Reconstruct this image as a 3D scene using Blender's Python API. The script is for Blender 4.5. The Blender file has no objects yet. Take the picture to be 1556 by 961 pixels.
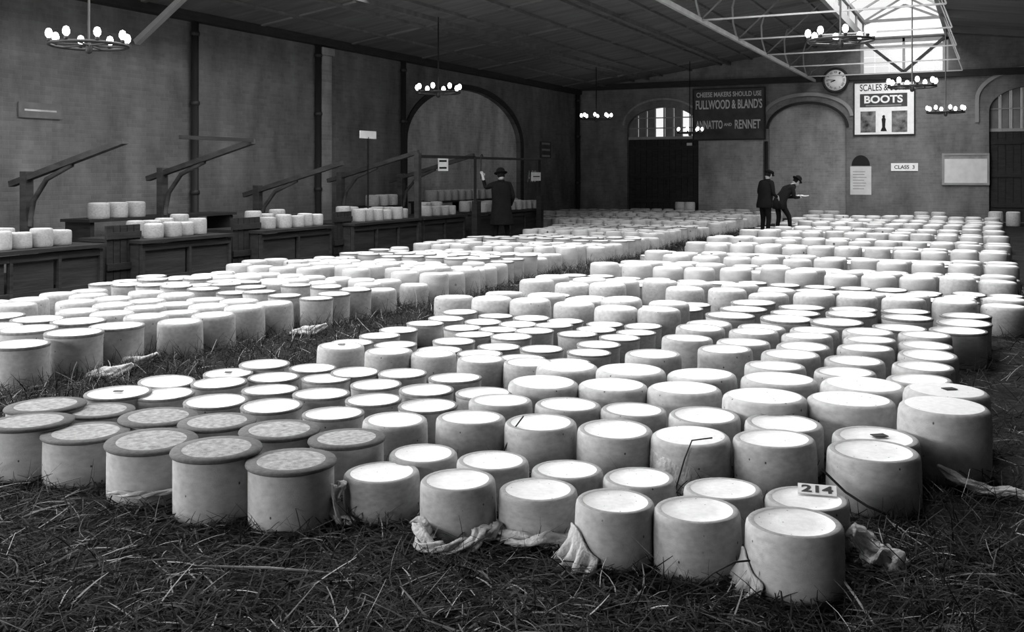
import bpy, bmesh, math, random
import numpy as np
from mathutils import Vector, Matrix, geometry
random.seed(7); rng = np.random.default_rng(7)
SC = bpy.context.scene
COL = SC.collection

# ------------------------------------------------------------ camera, light
F = 1500.0; CX, HY = 778.0, 262.0; H = 1.65
TH = math.atan(722 / F); CT, ST = math.cos(TH), math.sin(TH)
cam = bpy.data.cameras.new('camera'); cam_o = bpy.data.objects.new('camera', cam); COL.objects.link(cam_o)
cam_o.location = (0, 0, H); cam_o.rotation_euler = (math.pi / 2, 0, TH)
cam.sensor_width = 36; cam.lens = 36 * F / 1556; cam.shift_y = -(480.5 - HY) / 1556
cam.clip_start = .05; cam.clip_end = 300
SC.camera = cam_o
SC.view_settings.view_transform = 'Standard'; SC.view_settings.look = 'None'
SC.view_settings.exposure = -0.08; SC.view_settings.gamma = 1.0
SC.view_settings.use_curve_mapping = False

w = bpy.data.worlds.new('overcast_sky'); SC.world = w; w.use_nodes = True
w.node_tree.nodes['Background'].inputs[0].default_value = (.9, .9, .9, 1)
w.node_tree.nodes['Background'].inputs[1].default_value = 1.3

def area(name, loc, rot, sx, sy, power):
    l = bpy.data.lights.new(name, 'AREA'); l.shape = 'RECTANGLE'; l.size = sx; l.size_y = sy; l.energy = power
    o = bpy.data.objects.new(name, l); COL.objects.link(o); o.location = loc; o.rotation_euler = rot
    return o
XL, XR, YB, YF, ZE = -14.5, 9.6, 36.0, -7.0, 4.85      # hall shell
LX0, LX1, ZR = -3.9, -1.2, 6.3                          # ridge lantern
SKY0, SKY1, SKYA, SKYB = -11.8, -6.0, 2.0, 17.0         # unseen roof light added to brighten the near bays and stalls
def zroof(x):
    return ZE + (x - XL) / (LX0 - XL) * (ZR - ZE) if x < LX0 else (ZR if x <= LX1 else ZR - (x - LX1) / (XR - LX1) * (ZR - ZE))
sl = math.atan((ZR - ZE) / (LX0 - XL))
area('lantern_daylight', ((LX0 + LX1) / 2, 19.9, 8.3), (0, 0, 0), 3.6, 24.5, 4500)
area('added_roof_daylight', ((SKY0 + SKY1) / 2, (SKYA + SKYB) / 2, zroof((SKY0 + SKY1) / 2) + .6), (0, -sl, 0), SKY1 - SKY0, SKYB - SKYA, 2300)  # fill light above the added roof opening
ADDED_SWIN = [(-6.0, -2.2), (-1.6, 2.2), (2.8, 6.6)]          # unseen side windows added for light from the left (Y ranges)
ADDED_FWIN = [(-13.6, -10.2), (-9.4, -6.0)]       # unseen end-wall windows added for light from behind (X ranges)
WZ0, WZ1 = 1.2, 4.5
for a_, b_ in ADDED_SWIN: area('added_side_daylight', (XL - .6, (a_ + b_) / 2, (WZ0 + WZ1) / 2), (0, -math.pi / 2, 0), WZ1 - WZ0, b_ - a_, 1100)  # fill lights outside the added side windows
for a_, b_ in ADDED_FWIN: area('added_end_daylight', ((a_ + b_) / 2, YF - .6, (WZ0 + WZ1) / 2), (math.pi / 2, 0, 0), b_ - a_, WZ1 - WZ0, 1000)  # fill lights outside the added end windows

# ------------------------------------------------------------ projection of measured points to the place
def on_floor(x, y, zz=0.0):
    z = F * (H - zz) / (y - HY); u = (x - CX) / F
    return Vector((z * (u * CT - ST), z * (u * ST + CT), zz))
def on_X(x, y, X):
    u = (x - CX) / F; z = X / (u * CT - ST)
    return Vector((X, z * (u * ST + CT), H + z * (HY - y) / F))
def on_Y(x, y, Y):
    u = (x - CX) / F; z = Y / (u * ST + CT)
    return Vector((z * (u * CT - ST), Y, H + z * (HY - y) / F))
def at_z(x, y, z):
    u = (x - CX) / F
    return Vector((z * (u * CT - ST), z * (u * ST + CT), H + z * (HY - y) / F))
def to_px(p):
    z = -p[0] * ST + p[1] * CT; r = p[0] * CT + p[1] * ST
    return (CX + F * r / z, HY - F * (p[2] - H) / z, z) if z > .1 else (-9999, -9999, z)

# ------------------------------------------------------------ materials
MATS = {}
def mat(name, v, rough=.8, var=0.0, scale=6.0, bump=0.0, bscale=None, objvar=0.0, stretch=(1, 1, 1), emit=None, spec=.3, detail=6, spots=0):
    if name in MATS: return MATS[name]
    m = bpy.data.materials.new(name); m.use_nodes = True; nt = m.node_tree; N = nt.nodes
    b = N['Principled BSDF']; b.inputs['Roughness'].default_value = rough
    b.inputs['Specular IOR Level'].default_value = spec
    b.inputs['Base Color'].default_value = (v, v, v, 1)
    if var or bump or objvar:
        tc = N.new('ShaderNodeTexCoord'); mp = N.new('ShaderNodeMapping'); mp.inputs['Scale'].default_value = stretch
        oi = N.new('ShaderNodeObjectInfo')
        ad = N.new('ShaderNodeVectorMath'); ad.operation = 'ADD'
        mu = N.new('ShaderNodeMath'); mu.operation = 'MULTIPLY'; mu.inputs[1].default_value = 37.0
        nt.links.new(oi.outputs['Random'], mu.inputs[0])
        nt.links.new(tc.outputs['Object'], ad.inputs[0]); nt.links.new(mu.outputs[0], ad.inputs[1])
        nt.links.new(ad.outputs[0], mp.inputs[0])
        ns = N.new('ShaderNodeTexNoise'); ns.inputs['Scale'].default_value = scale; ns.inputs['Detail'].default_value = detail
        nt.links.new(mp.outputs[0], ns.inputs['Vector'])
        mr = N.new('ShaderNodeMapRange'); mr.inputs[1].default_value = .25; mr.inputs[2].default_value = .75
        mr.inputs[3].default_value = v * (1 - var); mr.inputs[4].default_value = v * (1 + var)
        nt.links.new(ns.outputs['Fac'], mr.inputs[0])
        out = mr.outputs[0]
        if objvar:
            m2 = N.new('ShaderNodeMapRange'); m2.inputs[3].default_value = 1 - objvar; m2.inputs[4].default_value = 1 + objvar
            nt.links.new(oi.outputs['Random'], m2.inputs[0])
            mm = N.new('ShaderNodeMath'); mm.operation = 'MULTIPLY'
            nt.links.new(out, mm.inputs[0]); nt.links.new(m2.outputs[0], mm.inputs[1]); out = mm.outputs[0]
        if spots:
            vo = N.new('ShaderNodeTexVoronoi'); vo.inputs['Scale'].default_value = spots; nt.links.new(ad.outputs[0], vo.inputs['Vector'])
            m3 = N.new('ShaderNodeMapRange'); m3.inputs[1].default_value = .05; m3.inputs[2].default_value = .085; m3.inputs[3].default_value = .12; m3.inputs[4].default_value = 1
            nt.links.new(vo.outputs['Distance'], m3.inputs[0]); m4 = N.new('ShaderNodeMath'); m4.operation = 'MULTIPLY'
            nt.links.new(out, m4.inputs[0]); nt.links.new(m3.outputs[0], m4.inputs[1]); out = m4.outputs[0]
        nt.links.new(out, b.inputs['Base Color'])
        if bump:
            n2 = N.new('ShaderNodeTexNoise'); n2.inputs['Scale'].default_value = bscale or scale * 3; n2.inputs['Detail'].default_value = 4
            nt.links.new(mp.outputs[0], n2.inputs['Vector'])
            bp = N.new('ShaderNodeBump'); bp.inputs['Strength'].default_value = bump; bp.inputs['Distance'].default_value = .02
            nt.links.new(n2.outputs['Fac'], bp.inputs['Height']); nt.links.new(bp.outputs[0], b.inputs['Normal'])
    if emit:
        b.inputs['Emission Color'].default_value = (1, 1, 1, 1); b.inputs['Emission Strength'].default_value = emit
    MATS[name] = m
    return m

def brick_mat(name, v, vm, axis, var=.25):
    m = bpy.data.materials.new(name); m.use_nodes = True; nt = m.node_tree; N = nt.nodes; b = N['Principled BSDF']
    b.inputs['Roughness'].default_value = .9; b.inputs['Specular IOR Level'].default_value = .15
    tc = N.new('ShaderNodeTexCoord'); sp = N.new('ShaderNodeSeparateXYZ'); cb = N.new('ShaderNodeCombineXYZ')
    nt.links.new(tc.outputs['Object'], sp.inputs[0])
    nt.links.new(sp.outputs[axis], cb.inputs[0]); nt.links.new(sp.outputs['Z'], cb.inputs[1])
    br = N.new('ShaderNodeTexBrick'); nt.links.new(cb.outputs[0], br.inputs['Vector'])
    br.inputs['Scale'].default_value = 1.0; br.inputs['Brick Width'].default_value = .235; br.inputs['Row Height'].default_value = .078
    br.inputs['Mortar Size'].default_value = .007; br.inputs['Mortar Smooth'].default_value = .3; br.inputs['Bias'].default_value = 0
    br.inputs['Color1'].default_value = (v * .9,) * 3 + (1,); br.inputs['Color2'].default_value = (v * 1.1,) * 3 + (1,)
    br.inputs['Mortar'].default_value = (vm,) * 3 + (1,)
    ns = N.new('ShaderNodeTexNoise'); ns.inputs['Scale'].default_value = .9; ns.inputs['Detail'].default_value = 9; ns.inputs['Roughness'].default_value = .65
    mp = N.new('ShaderNodeMapping'); mp.inputs['Scale'].default_value = (1.6, 1.6, .7); nt.links.new(tc.outputs['Object'], mp.inputs[0]); nt.links.new(mp.outputs[0], ns.inputs['Vector'])
    mr = N.new('ShaderNodeMapRange'); mr.inputs[1].default_value = .3; mr.inputs[2].default_value = .7
    mr.inputs[3].default_value = 1 - var * 1.6; mr.inputs[4].default_value = 1 + var * 1.6; nt.links.new(ns.outputs['Fac'], mr.inputs[0])
    mx = N.new('ShaderNodeVectorMath'); mx.operation = 'MULTIPLY'
    nt.links.new(br.outputs['Color'], mx.inputs[0]); nt.links.new(mr.outputs[0], mx.inputs[1])
    nt.links.new(mx.outputs[0], b.inputs['Base Color'])
    bp = N.new('ShaderNodeBump'); bp.inputs['Strength'].default_value = .6; bp.inputs['Distance'].default_value = .01; bp.invert = True
    nt.links.new(br.outputs['Fac'], bp.inputs['Height']); nt.links.new(bp.outputs[0], b.inputs['Normal'])
    MATS[name] = m
    return m

def glass_mat():
    m = bpy.data.materials.new('pane_glass'); m.use_nodes = True; nt = m.node_tree; N = nt.nodes
    N.remove(N['Principled BSDF'])
    t = N.new('ShaderNodeBsdfTransparent'); t.inputs[0].default_value = (.88, .88, .88, 1)
    g = N.new('ShaderNodeBsdfGlossy'); g.inputs['Roughness'].default_value = .15
    mx = N.new('ShaderNodeMixShader'); mx.inputs[0].default_value = .05
    nt.links.new(t.outputs[0], mx.inputs[1]); nt.links.new(g.outputs[0], mx.inputs[2])
    nt.links.new(mx.outputs[0], N['Material Output'].inputs[0])
    return m
M_GLASS = glass_mat()
M_BRL = brick_mat('brick_left', .125, .14, 'Y')
M_BRA = brick_mat('brick_arch_infill', .44, .50, 'Y')
M_BRB = brick_mat('brick_back', .15, .17, 'X')
M_BRBL = brick_mat('brick_back_pale', .25, .29, 'X')
M_TRIM = mat('stone_trim', .26, var=.2, scale=3)
M_DKWOOD = mat('dark_wood', .022, var=.4, scale=3, stretch=(1, 1, 6), bump=.3)
M_STALL = mat('stall_wood', .036, var=.5, scale=4, stretch=(1, .3, 3), bump=.3)
M_ROOF = mat('roof_boards', .11, var=.35, scale=1.5, stretch=(.4, 3, 1))
M_IRON = mat('painted_iron', .30, var=.2, scale=3, rough=.6)
M_BLACK = mat('black_iron', .02, rough=.5)
M_BAR = mat('glazing_bar', .28, var=.15, scale=4)
M_EARTH = mat('earth_floor', .018, var=.5, scale=2.5, bump=.8, bscale=14, rough=.95, spec=.1)
M_WHITE = mat('white_paint', .82, var=.08, scale=8)
M_PAPER = mat('paper', .6, var=.1, scale=5)
M_SIGN = mat('sign_dark', .055, var=.3, scale=3)
M_GOLD = mat('sign_letter', .55, var=.15, scale=6)
M_INK = mat('black_ink', .012)
M_RIND = mat('cheese_rind', .39, spots=3.0, var=.20, scale=5, stretch=(1, 1, 2.2), bump=.35, bscale=60, objvar=.12, rough=.75, detail=9)
M_RINDT = mat('cheese_rind_pale', .41, spots=3.0, var=.18, scale=5, stretch=(1, 1, 2.2), bump=.3, bscale=60, objvar=.1, rough=.75, detail=9)
M_CAP = mat('cheese_top', .73, spots=4.0, var=.09, scale=7, bump=.15, bscale=25, objvar=.05, rough=.8)
M_CAPD = mat('cheese_top_mottled', .26, var=.5, scale=7, bump=.3, bscale=30, objvar=.12, detail=8)
M_RIMD = mat('cheese_rim_dark', .085, var=.3, scale=9, bump=.2, bscale=30, objvar=.15)
M_RIMR = mat('cheese_rim_grey', .27, var=.2, scale=9, bump=.2, bscale=40, objvar=.12)
M_RIMT = mat('cheese_rim_thin', .17, var=.3, scale=9, objvar=.2)
M_CLOTH = mat('cheesecloth', .46, var=.2, scale=14, bump=.6, bscale=50)
M_COAT = mat('black_coat', .008, var=.3, scale=10, rough=.95, spec=.08)
M_COAT2 = mat('charcoal_suit', .011, var=.3, scale=10, rough=.95, spec=.08)
M_SKIN = mat('skin', .33, var=.1, scale=20, rough=.6)
M_HAT = mat('black_felt', .008, rough=.9, spec=.08)
M_BULB = mat('mantle_globe', .9, emit=7.0)

# ------------------------------------------------------------ mesh helpers
def tag(o, label=None, cat=None, group=None, kind=None):
    if label: o['label'] = label
    if cat: o['category'] = cat
    if group: o['group'] = group
    if kind: o['kind'] = kind
    return o
def link(name, me, parent=None, loc=None):
    o = bpy.data.objects.new(name, me); COL.objects.link(o)
    if parent: o.parent = parent
    if loc is not None: o.location = loc
    return o
def empty(name, loc=(0, 0, 0), rz=0):
    o = link(name, None, None, loc); o.rotation_euler = (0, 0, rz); o.empty_display_size = .1
    return o
class MB:
    def __init__(s): s.v = []; s.f = []; s.m = []; s.sm = []
    def add(s, vs, fs, mi=0, smooth=False):
        n = len(s.v); s.v += [tuple(p) for p in vs]
        for f in fs: s.f.append(tuple(i + n for i in f)); s.m.append(mi); s.sm.append(smooth)
    def box(s, x0, x1, y0, y1, z0, z1, mi=0):
        vs = [(x, y, z) for z in (z0, z1) for y in (y0, y1) for x in (x0, x1)]
        s.add(vs, [(0, 2, 3, 1), (4, 5, 7, 6), (0, 1, 5, 4), (2, 6, 7, 3), (0, 4, 6, 2), (1, 3, 7, 5)], mi)
    def bar(s, a, b, wd, dp, up=(0, 0, 1), mi=0):
        a, b = Vector(a), Vector(b); d = (b - a).normalized(); up = Vector(up)
        r = d.cross(up)
        if r.length < 1e-4: r = d.cross(Vector((1, 0, 0)))
        r.normalize(); q = r.cross(d).normalized()
        vs = [p + r * i * wd / 2 + q * j * dp / 2 for p in (a, b) for j in (-1, 1) for i in (-1, 1)]
        s.add(vs, [(0, 2, 3, 1), (4, 5, 7, 6), (0, 1, 5, 4), (2, 6, 7, 3), (0, 4, 6, 2), (1, 3, 7, 5)], mi)
    def tube(s, pts, rad, seg=8, mi=0, closed=False, cap=True):
        pts = [Vector(p) for p in pts]; n = len(pts); vs = []; fs = []
        rads = rad if isinstance(rad, (list, tuple)) else [rad] * n
        ref = None
        for i, p in enumerate(pts):
            d = (pts[(i + 1) % n] - pts[i - 1]) if closed else (pts[min(i + 1, n - 1)] - pts[max(i - 1, 0)])
            d.normalize()
            if ref is None: ref = Vector((0, 0, 1)) if abs(d.z) < .9 else Vector((1, 0, 0))
            r = d.cross(ref).normalized(); q = r.cross(d).normalized(); ref = q
            for k in range(seg):
                a = 2 * math.pi * k / seg; vs.append(p + (r * math.cos(a) + q * math.sin(a)) * rads[i])
        for i in range(n if closed else n - 1):
            j = (i + 1) % n
            for k in range(seg): fs.append((i * seg + k, i * seg + (k + 1) % seg, j * seg + (k + 1) % seg, j * seg + k))
        if cap and not closed:
            fs.append(tuple(range(seg))); fs.append(tuple(range((n - 1) * seg, n * seg)))
        s.add(vs, fs, mi, True)
    def lathe(s, prof, seg, mats=None, origin=(0, 0, 0), smooth=True, jit=None):
        vs = []; fs = []; ox, oy, oz = origin; base = len(s.v)
        idx = []
        for (r, z) in prof:
            if r < 1e-6: idx.append([len(vs)]); vs.append((ox, oy, oz + z))
            else:
                row = []
                for k in range(seg):
                    a = 2 * math.pi * k / seg; q = r * (jit(a, z) if jit else 1)
                    row.append(len(vs)); vs.append((ox + q * math.cos(a), oy + q * math.sin(a), oz + z))
                idx.append(row)
        s.v += vs
        for i in range(len(prof) - 1):
            A, B = idx[i], idx[i + 1]; mi = mats[i] if mats else 0
            for k in range(seg):
                k2 = (k + 1) % seg
                if len(A) == 1: f = (A[0], B[k2], B[k])
                elif len(B) == 1: f = (A[k], A[k2], B[0])
                else: f = (A[k], A[k2], B[k2], B[k])
                s.f.append(tuple(q + base for q in f)); s.m.append(mi); s.sm.append(smooth)
    def mesh(s, name, mats):
        me = bpy.data.meshes.new(name); me.from_pydata(s.v, [], s.f)
        for m in (mats if isinstance(mats, (list, tuple)) else [mats]): me.materials.append(m)
        me.polygons.foreach_set('material_index', s.m); me.polygons.foreach_set('use_smooth', s.sm)
        me.update(); return me
    def build(s, name, mats, parent=None, loc=None):
        return link(name, s.mesh(name, mats), parent, loc)

def bevel(o, wd=.01, seg=2):
    b = o.modifiers.new('bevel', 'BEVEL'); b.width = wd; b.segments = seg; b.limit_method = 'ANGLE'
    return o

def text(name, body, height, width, m, parent, loc, rot, ext=.004, bold=0.0):
    cu = bpy.data.curves.new(name, 'FONT'); cu.body = body; cu.size = 1; cu.extrude = 0; cu.offset = bold; cu.align_x = 'CENTER'; cu.align_y = 'CENTER'
    t = bpy.data.objects.new(name, cu); COL.objects.link(t)
    dg = bpy.context.evaluated_depsgraph_get(); me = bpy.data.meshes.new_from_object(t.evaluated_get(dg))
    bpy.data.objects.remove(t); bpy.data.curves.remove(cu)
    co = np.zeros(len(me.vertices) * 3); me.vertices.foreach_get('co', co); co = co.reshape(-1, 3)
    mn, mx = co.min(0), co.max(0)
    co[:, 0] = (co[:, 0] - (mn[0] + mx[0]) / 2) / max(mx[0] - mn[0], 1e-6) * width
    co[:, 1] = (co[:, 1] - (mn[1] + mx[1]) / 2) / max(mx[1] - mn[1], 1e-6) * height
    me.vertices.foreach_set('co', co.ravel()); me.materials.clear(); me.materials.append(m); me.update()
    o = link(name, me, parent, loc); o.rotation_euler = rot
    return o

def arch_pts(a0, a1, zs, zt, n=24, z0=None):
    """closed outline of an arched opening in (a, z): jambs up to zs, elliptical head to zt"""
    c, r = (a0 + a1) / 2, (a1 - a0) / 2; pts = []
    if z0 is not None: pts += [(a0, z0), (a1, z0)]
    for k in range(n + 1):
        t = math.pi * k / n; pts.append((c + r * math.cos(t), zs + (zt - zs) * math.sin(t)))
    return pts

def wall(name, axis, pos, outer, holes, thick, m, inward):
    """wall sheet with real thickness; axis 'X' = plane X=pos (a runs along Y), 'Y' = plane Y=pos (a runs along X)"""
    loops = [outer] + holes
    polys = [[Vector((a, z, 0)) for a, z in l] for l in loops]
    flat = [p for l in loops for p in l]
    tris = geometry.tessellate_polygon(polys)
    def P(a, z, d): return (pos - inward * d, a, z) if axis == 'X' else (a, pos - inward * d, z)
    b = MB(); n = len(flat)
    vs = [P(a, z, 0) for a, z in flat] + [P(a, z, thick) for a, z in flat]
    fs = [tuple(t) for t in tris] + [tuple(i + n for i in t[::-1]) for t in tris]
    k = 0
    for l in loops:
        L = len(l)
        for i in range(L): j = (i + 1) % L; fs.append((k + i, k + j, k + j + n, k + i + n))
        k += L
    b.add(vs, fs); o = b.build(name, m)
    bm = bmesh.new(); bm.from_mesh(o.data); bmesh.ops.recalc_face_normals(bm, faces=bm.faces); bm.to_mesh(o.data); bm.free()
    return tag(o, kind='structure')

def sweep_arch(name, axis, pos, a0, a1, zs, zt, wd, dp, m, parent=None, z0=None, n=28):
    """arched band standing proud of a wall"""
    c, r = (a0 + a1) / 2, (a1 - a0) / 2; path = []
    if z0 is not None: path.append((a1, z0))
    for k in range(n + 1):
        t = math.pi * k / n; path.append((c + r * math.cos(t), zs + (zt - zs) * math.sin(t)))
    if z0 is not None: path.append((a0, z0))
    b = MB(); vs = []
    for i, (a, z) in enumerate(path):
        p0 = Vector(path[max(i - 1, 0)]); p1 = Vector(path[min(i + 1, len(path) - 1)]); d = (p1 - p0).normalized(); nn = Vector((d.y, -d.x))
        for (o_, q) in ((0, 0), (wd, 0), (wd, dp), (0, dp)):
            A, Z = a + nn.x * o_, z + nn.y * o_
            vs.append((pos + q, A, Z) if axis == 'X' else (A, pos - q, Z))
    fs = []
    for i in range(len(path) - 1):
        for k in range(4): fs.append((i * 4 + k, i * 4 + (k + 1) % 4, i * 4 + 4 + (k + 1) % 4, i * 4 + 4 + k))
    fs += [(0, 1, 2, 3), tuple(range(len(vs) - 4, len(vs)))]
    b.add(vs, fs); return b.build(name, m, parent)

# ------------------------------------------------------------ the shell
b = MB(); b.box(XL - .3, XR + .3, YF - .3, YB + .3, -.2, 0); tag(b.build('floor', M_EARTH), kind='structure')

# left wall with its blind arch
A0 = on_X(617, 250, XL).y; A1 = on_X(791, 250, XL).y
wall('wall_left', 'X', XL, [(YF, 0), (YB, 0), (YB, ZE), (YF, ZE)], [arch_pts(A0, A1, 2.55, 4.2, 28, .02)] + [[(a_, WZ0), (b_, WZ0), (b_, WZ1), (a_, WZ1)] for a_, b_ in ADDED_SWIN], .35, M_BRL, 1)
wl = bpy.data.objects['wall_left']
b = MB(); b.box(XL - .34, XL - .16, A0 - .1, A1 + .1, 0, 4.4); b.build('arch_infill', M_BRA, wl)
sweep_arch('arch_band', 'X', XL, A0, A1, 2.55, 4.2, .16, .05, M_DKWOOD, wl, .0)
PIPES = {290: 'dark iron downpipe behind the long canopy arms', 478: 'dark iron downpipe beside the pale brick pilaster', 608: 'dark iron downpipe at the edge of the blind arch', 874: 'dark iron downpipe in the far corner of the brick walls'}
for px in PIPES:
    y = on_X(px, 200, XL).y; d = MB()
    d.tube([(XL + .11, min(y, YB - .15), 0), (XL + .11, min(y, YB - .15), ZE - .15)], .075, 10)
    for zz in (1.2, 3.0, 4.4): d.lathe([(.085, 0), (.1, .02), (.1, .07), (.085, .09)], 10, origin=(XL + .11, min(y, YB - .15), zz))
    o = d.build('downpipe', M_BLACK); tag(o, PIPES[px], 'pipe', 'downpipes on the side wall')
y0, y1 = on_X(482, 200, XL).y, on_X(497, 200, XL).y
b = MB(); b.box(XL, XL + .14, y0, y1, 0, ZE - .2); b.box(XL, XL + .19, y0 - .06, y1 + .06, ZE - .38, ZE - .2); tag(b.build('trim_1', M_BRBL), kind='structure')
b = MB(); b.box(XL, XL + .22, YF, YB, ZE - .16, ZE + .02); tag(b.build('trim_2', M_DKWOOD), kind='structure')

# far wall with door arch, blind arch and the right-hand arched door
def bx(x): return on_Y(x, 200, YB).x
def bz(x, y): return on_Y(x, y, YB).z
D0, D1 = bx(953), bx(1062); E0, E1 = bx(1168), bx(1286); G0, G1 = bx(1503), bx(1640)
W0, W1 = bx(1307), bx(1441)
gable = [(XL, 0), (XR, 0), (XR, ZE), (LX1, ZR), (LX0, ZR), (XL, ZE)]
zw0 = bz(1375, 112)
wall('wall_back', 'Y', YB, gable, [arch_pts(D0, D1, bz(1000, 196), bz(1003, 163), 24, .02), arch_pts(E0, E1, bz(1227, 195), bz(1227, 158), 28, .02),
     arch_pts(G0, G1, bz(1530, 168), bz(1570, 130), 24, .02), [(W0, zw0), (W1, zw0), (W1, ZR - .06), (W0, ZR - .06)]], .4, M_BRB, -1)
wb = bpy.data.objects['wall_back']
b = MB(); b.box(E0 - .1, E1 + .1, YB + .14, YB + .3, 0, bz(1227, 150)); b.build('arch_infill', M_BRBL, wb)
sweep_arch('hood_mould', 'Y', YB, E0 - .12, E1 + .12, bz(1227, 178), bz(1227, 146), .12, .07, M_TRIM, wb)
sweep_arch('arch_ring', 'Y', YB, E0, E1, bz(1227, 195), bz(1227, 158), .09, .03, M_DKWOOD, wb)
sweep_arch('hood_mould', 'Y', YB, G0 - .3, G1 + .3, bz(1530, 150), bz(1570, 105), .12, .07, M_TRIM, wb, bz(1490, 186))
sweep_arch('hood_mould', 'Y', YB, D0 - .1, D1 + .1, bz(1000, 190), bz(1003, 152), .07, .05, M_BRBL, wb)
# pale rendered pier between door arch and blind arch, and the beam on top of the wall
b = MB(); b.box(bx(1062), bx(1160), YB - .05, YB, 0, bz(1110, 213)); b.build('pier_facing', M_BRBL, wb)
b = MB(); b.box(XL, XR, YB - .16, YB, ZE - .02, ZE + .2); tag(b.build('trim_3', M_DKWOOD), kind='structure')
d = MB(); d.tube([(bx(1165), YB - .08, 0), (bx(1165), YB - .08, bz(1165, 215))], .06, 10)
tag(d.build('downpipe', M_BLACK), 'dark downpipe on the far wall beside the blind arch', 'pipe')

def boarded_door(name, x0, x1, zt, y, arch=None):
    root = empty(name, ((x0 + x1) / 2, y, 0)); tag(root, kind='structure')
    n = max(4, int((x1 - x0) / .22)); wd = (x1 - x0) / n; c = (x0 + x1) / 2
    mb = MB(); mb.box(x0 - c - .05, x1 - c + .05, .045, .08, 0, zt + .02); mb.build('added_backing', M_DKWOOD, root)  # board added to keep sky from showing between the planks
    mb = MB(); mb.box(-wd / 2 + .006, wd / 2 - .006, -.03, .03, 0.03, zt); me = mb.mesh('plank', M_DKWOOD)
    for i in range(n):
        o = link('plank', me, root, (x0 + wd * (i + .5) - c, (i % 2) * .006, 0))
    for zz in (.5, zt * .5, zt - .4):
        r = MB(); r.box(x0 - c + .02, x1 - c - .02, -.07, -.03, zz, zz + .16); r.build('ledge_rail', M_DKWOOD, root)
    hd = MB(); hd.tube([(.1, -.1, 1.15), (.1, -.15, 1.15), (.1, -.15, 1.35), (.1, -.1, 1.35)], .018, 8); hd.build('handle', M_BLACK, root)
    return root
dz = bz(1005, 212)
boarded_door('door_1', D0 + .03, D1 - .03, dz, YB + .2)
gz = bz(1530, 200)
boarded_door('door_2', G0 + .03, G1 - .03, gz, YB + .2)
def lunette(name, x0, x1, zlo, zs, zt, y, cols, rows, clear):
    root = empty(name, ((x0 + x1) / 2, y, zlo)); tag(root, kind='structure'); c = (x0 + x1) / 2; r = (x1 - x0) / 2
    def top(a): return zs + (zt - zs) * math.sqrt(max(0, 1 - (a / r) ** 2)) - zlo
    sill = MB(); sill.box(-r, r, -.06, .06, -.04, .06); sill.build('sill', M_BAR, root)
    for i in range(1, cols):
        a = -r + 2 * r * i / cols; mb = MB(); mb.box(a - .025, a + .025, -.03, .03, 0, top(a) - .01); mb.build('glazing_bar', M_BAR, root)
    for j in range(1, rows):
        z = (zt - zlo) * j / rows; ex = r
        if z > zs - zlo: ex = r * math.sqrt(max(0, 1 - ((z - (zs - zlo)) / (zt - zs)) ** 2))
        mb = MB(); mb.box(-ex + .01, ex - .01, -.025, .025, z - .02, z + .02); mb.build('glazing_bar', M_BAR, root)
    for i in range(cols):
        a0, a1 = -r + 2 * r * i / cols + .03, -r + 2 * r * (i + 1) / cols - .03
        a0 -= .05 * (i == 0); a1 += .05 * (i == cols - 1)
        m_ = MB(); k = 6; vs = []
        for q in range(k + 1):
            a = a0 + (a1 - a0) * q / k; vs += [(a, .035, 0), (a, .035, max(.12, top(a) + .04))]
        fs = [(2 * q, 2 * q + 2, 2 * q + 3, 2 * q + 1) for q in range(k)]
        m_.add(vs, fs); m_.build('pane', M_GLASS if i in clear else M_GREYPANE, root)
    return root
M_GREYPANE = mat('grey_pane', .16, var=.3, scale=3, rough=.4)  # opaque panes in uneven grey
lunette('window_1', D0, D1, dz + .05, bz(1000, 196), bz(1003, 163), YB + .22, 8, 3, (3, 6))
lunette('window_2', G0, G1, gz + .05, bz(1530, 168), bz(1570, 130), YB + .22, 8, 2, ())

# right wall, near wall
wall('wall_right', 'X', XR, [(YF, 0), (YB, 0), (YB, ZE), (YF, ZE)], [], .35, M_BRL, -1)
wall('wall_front', 'Y', YF, gable, [[(a_, WZ0), (b_, WZ0), (b_, WZ1), (a_, WZ1)] for a_, b_ in ADDED_FWIN], .35, M_BRB, 1)
def added_sash(name, axis, pos, a0, a1):
    root = empty(name, (pos, (a0 + a1) / 2, WZ0) if axis == 'X' else ((a0 + a1) / 2, pos, WZ0), math.pi / 2 if axis == 'X' else 0); tag(root, kind='structure')
    hw, hh = (a1 - a0) / 2, WZ1 - WZ0; nx, nz = 4, 3
    for i in range(nx + 1): p = MB(); x = -hw + 2 * hw * i / nx; p.box(x - .03, x + .03, -.03, .03, 0, hh); p.build('mullion', M_BAR, root)
    for j in range(nz + 1): p = MB(); z = hh * j / nz; p.box(-hw, hw, -.025, .025, z - .03, z + .03); p.build('glazing_bar', M_BAR, root)
    for i in range(nx):
        for j in range(nz): p = MB(); x = -hw + 2 * hw * i / nx; z = hh * j / nz; p.box(x + .03, x + 2 * hw / nx - .03, -.003, .003, z + .03, z + hh / nz - .03); p.build('pane', M_GLASS, root)
for k_, (a_, b_) in enumerate(ADDED_SWIN): added_sash('window_%d' % (6 + k_), 'X', XL - .2, a_, b_)  # sashes for the added, unseen side windows
for k_, (a_, b_) in enumerate(ADDED_FWIN): added_sash('window_%d' % (9 + k_), 'Y', YF - .2, a_, b_)  # sashes for the added, unseen end windows


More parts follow.
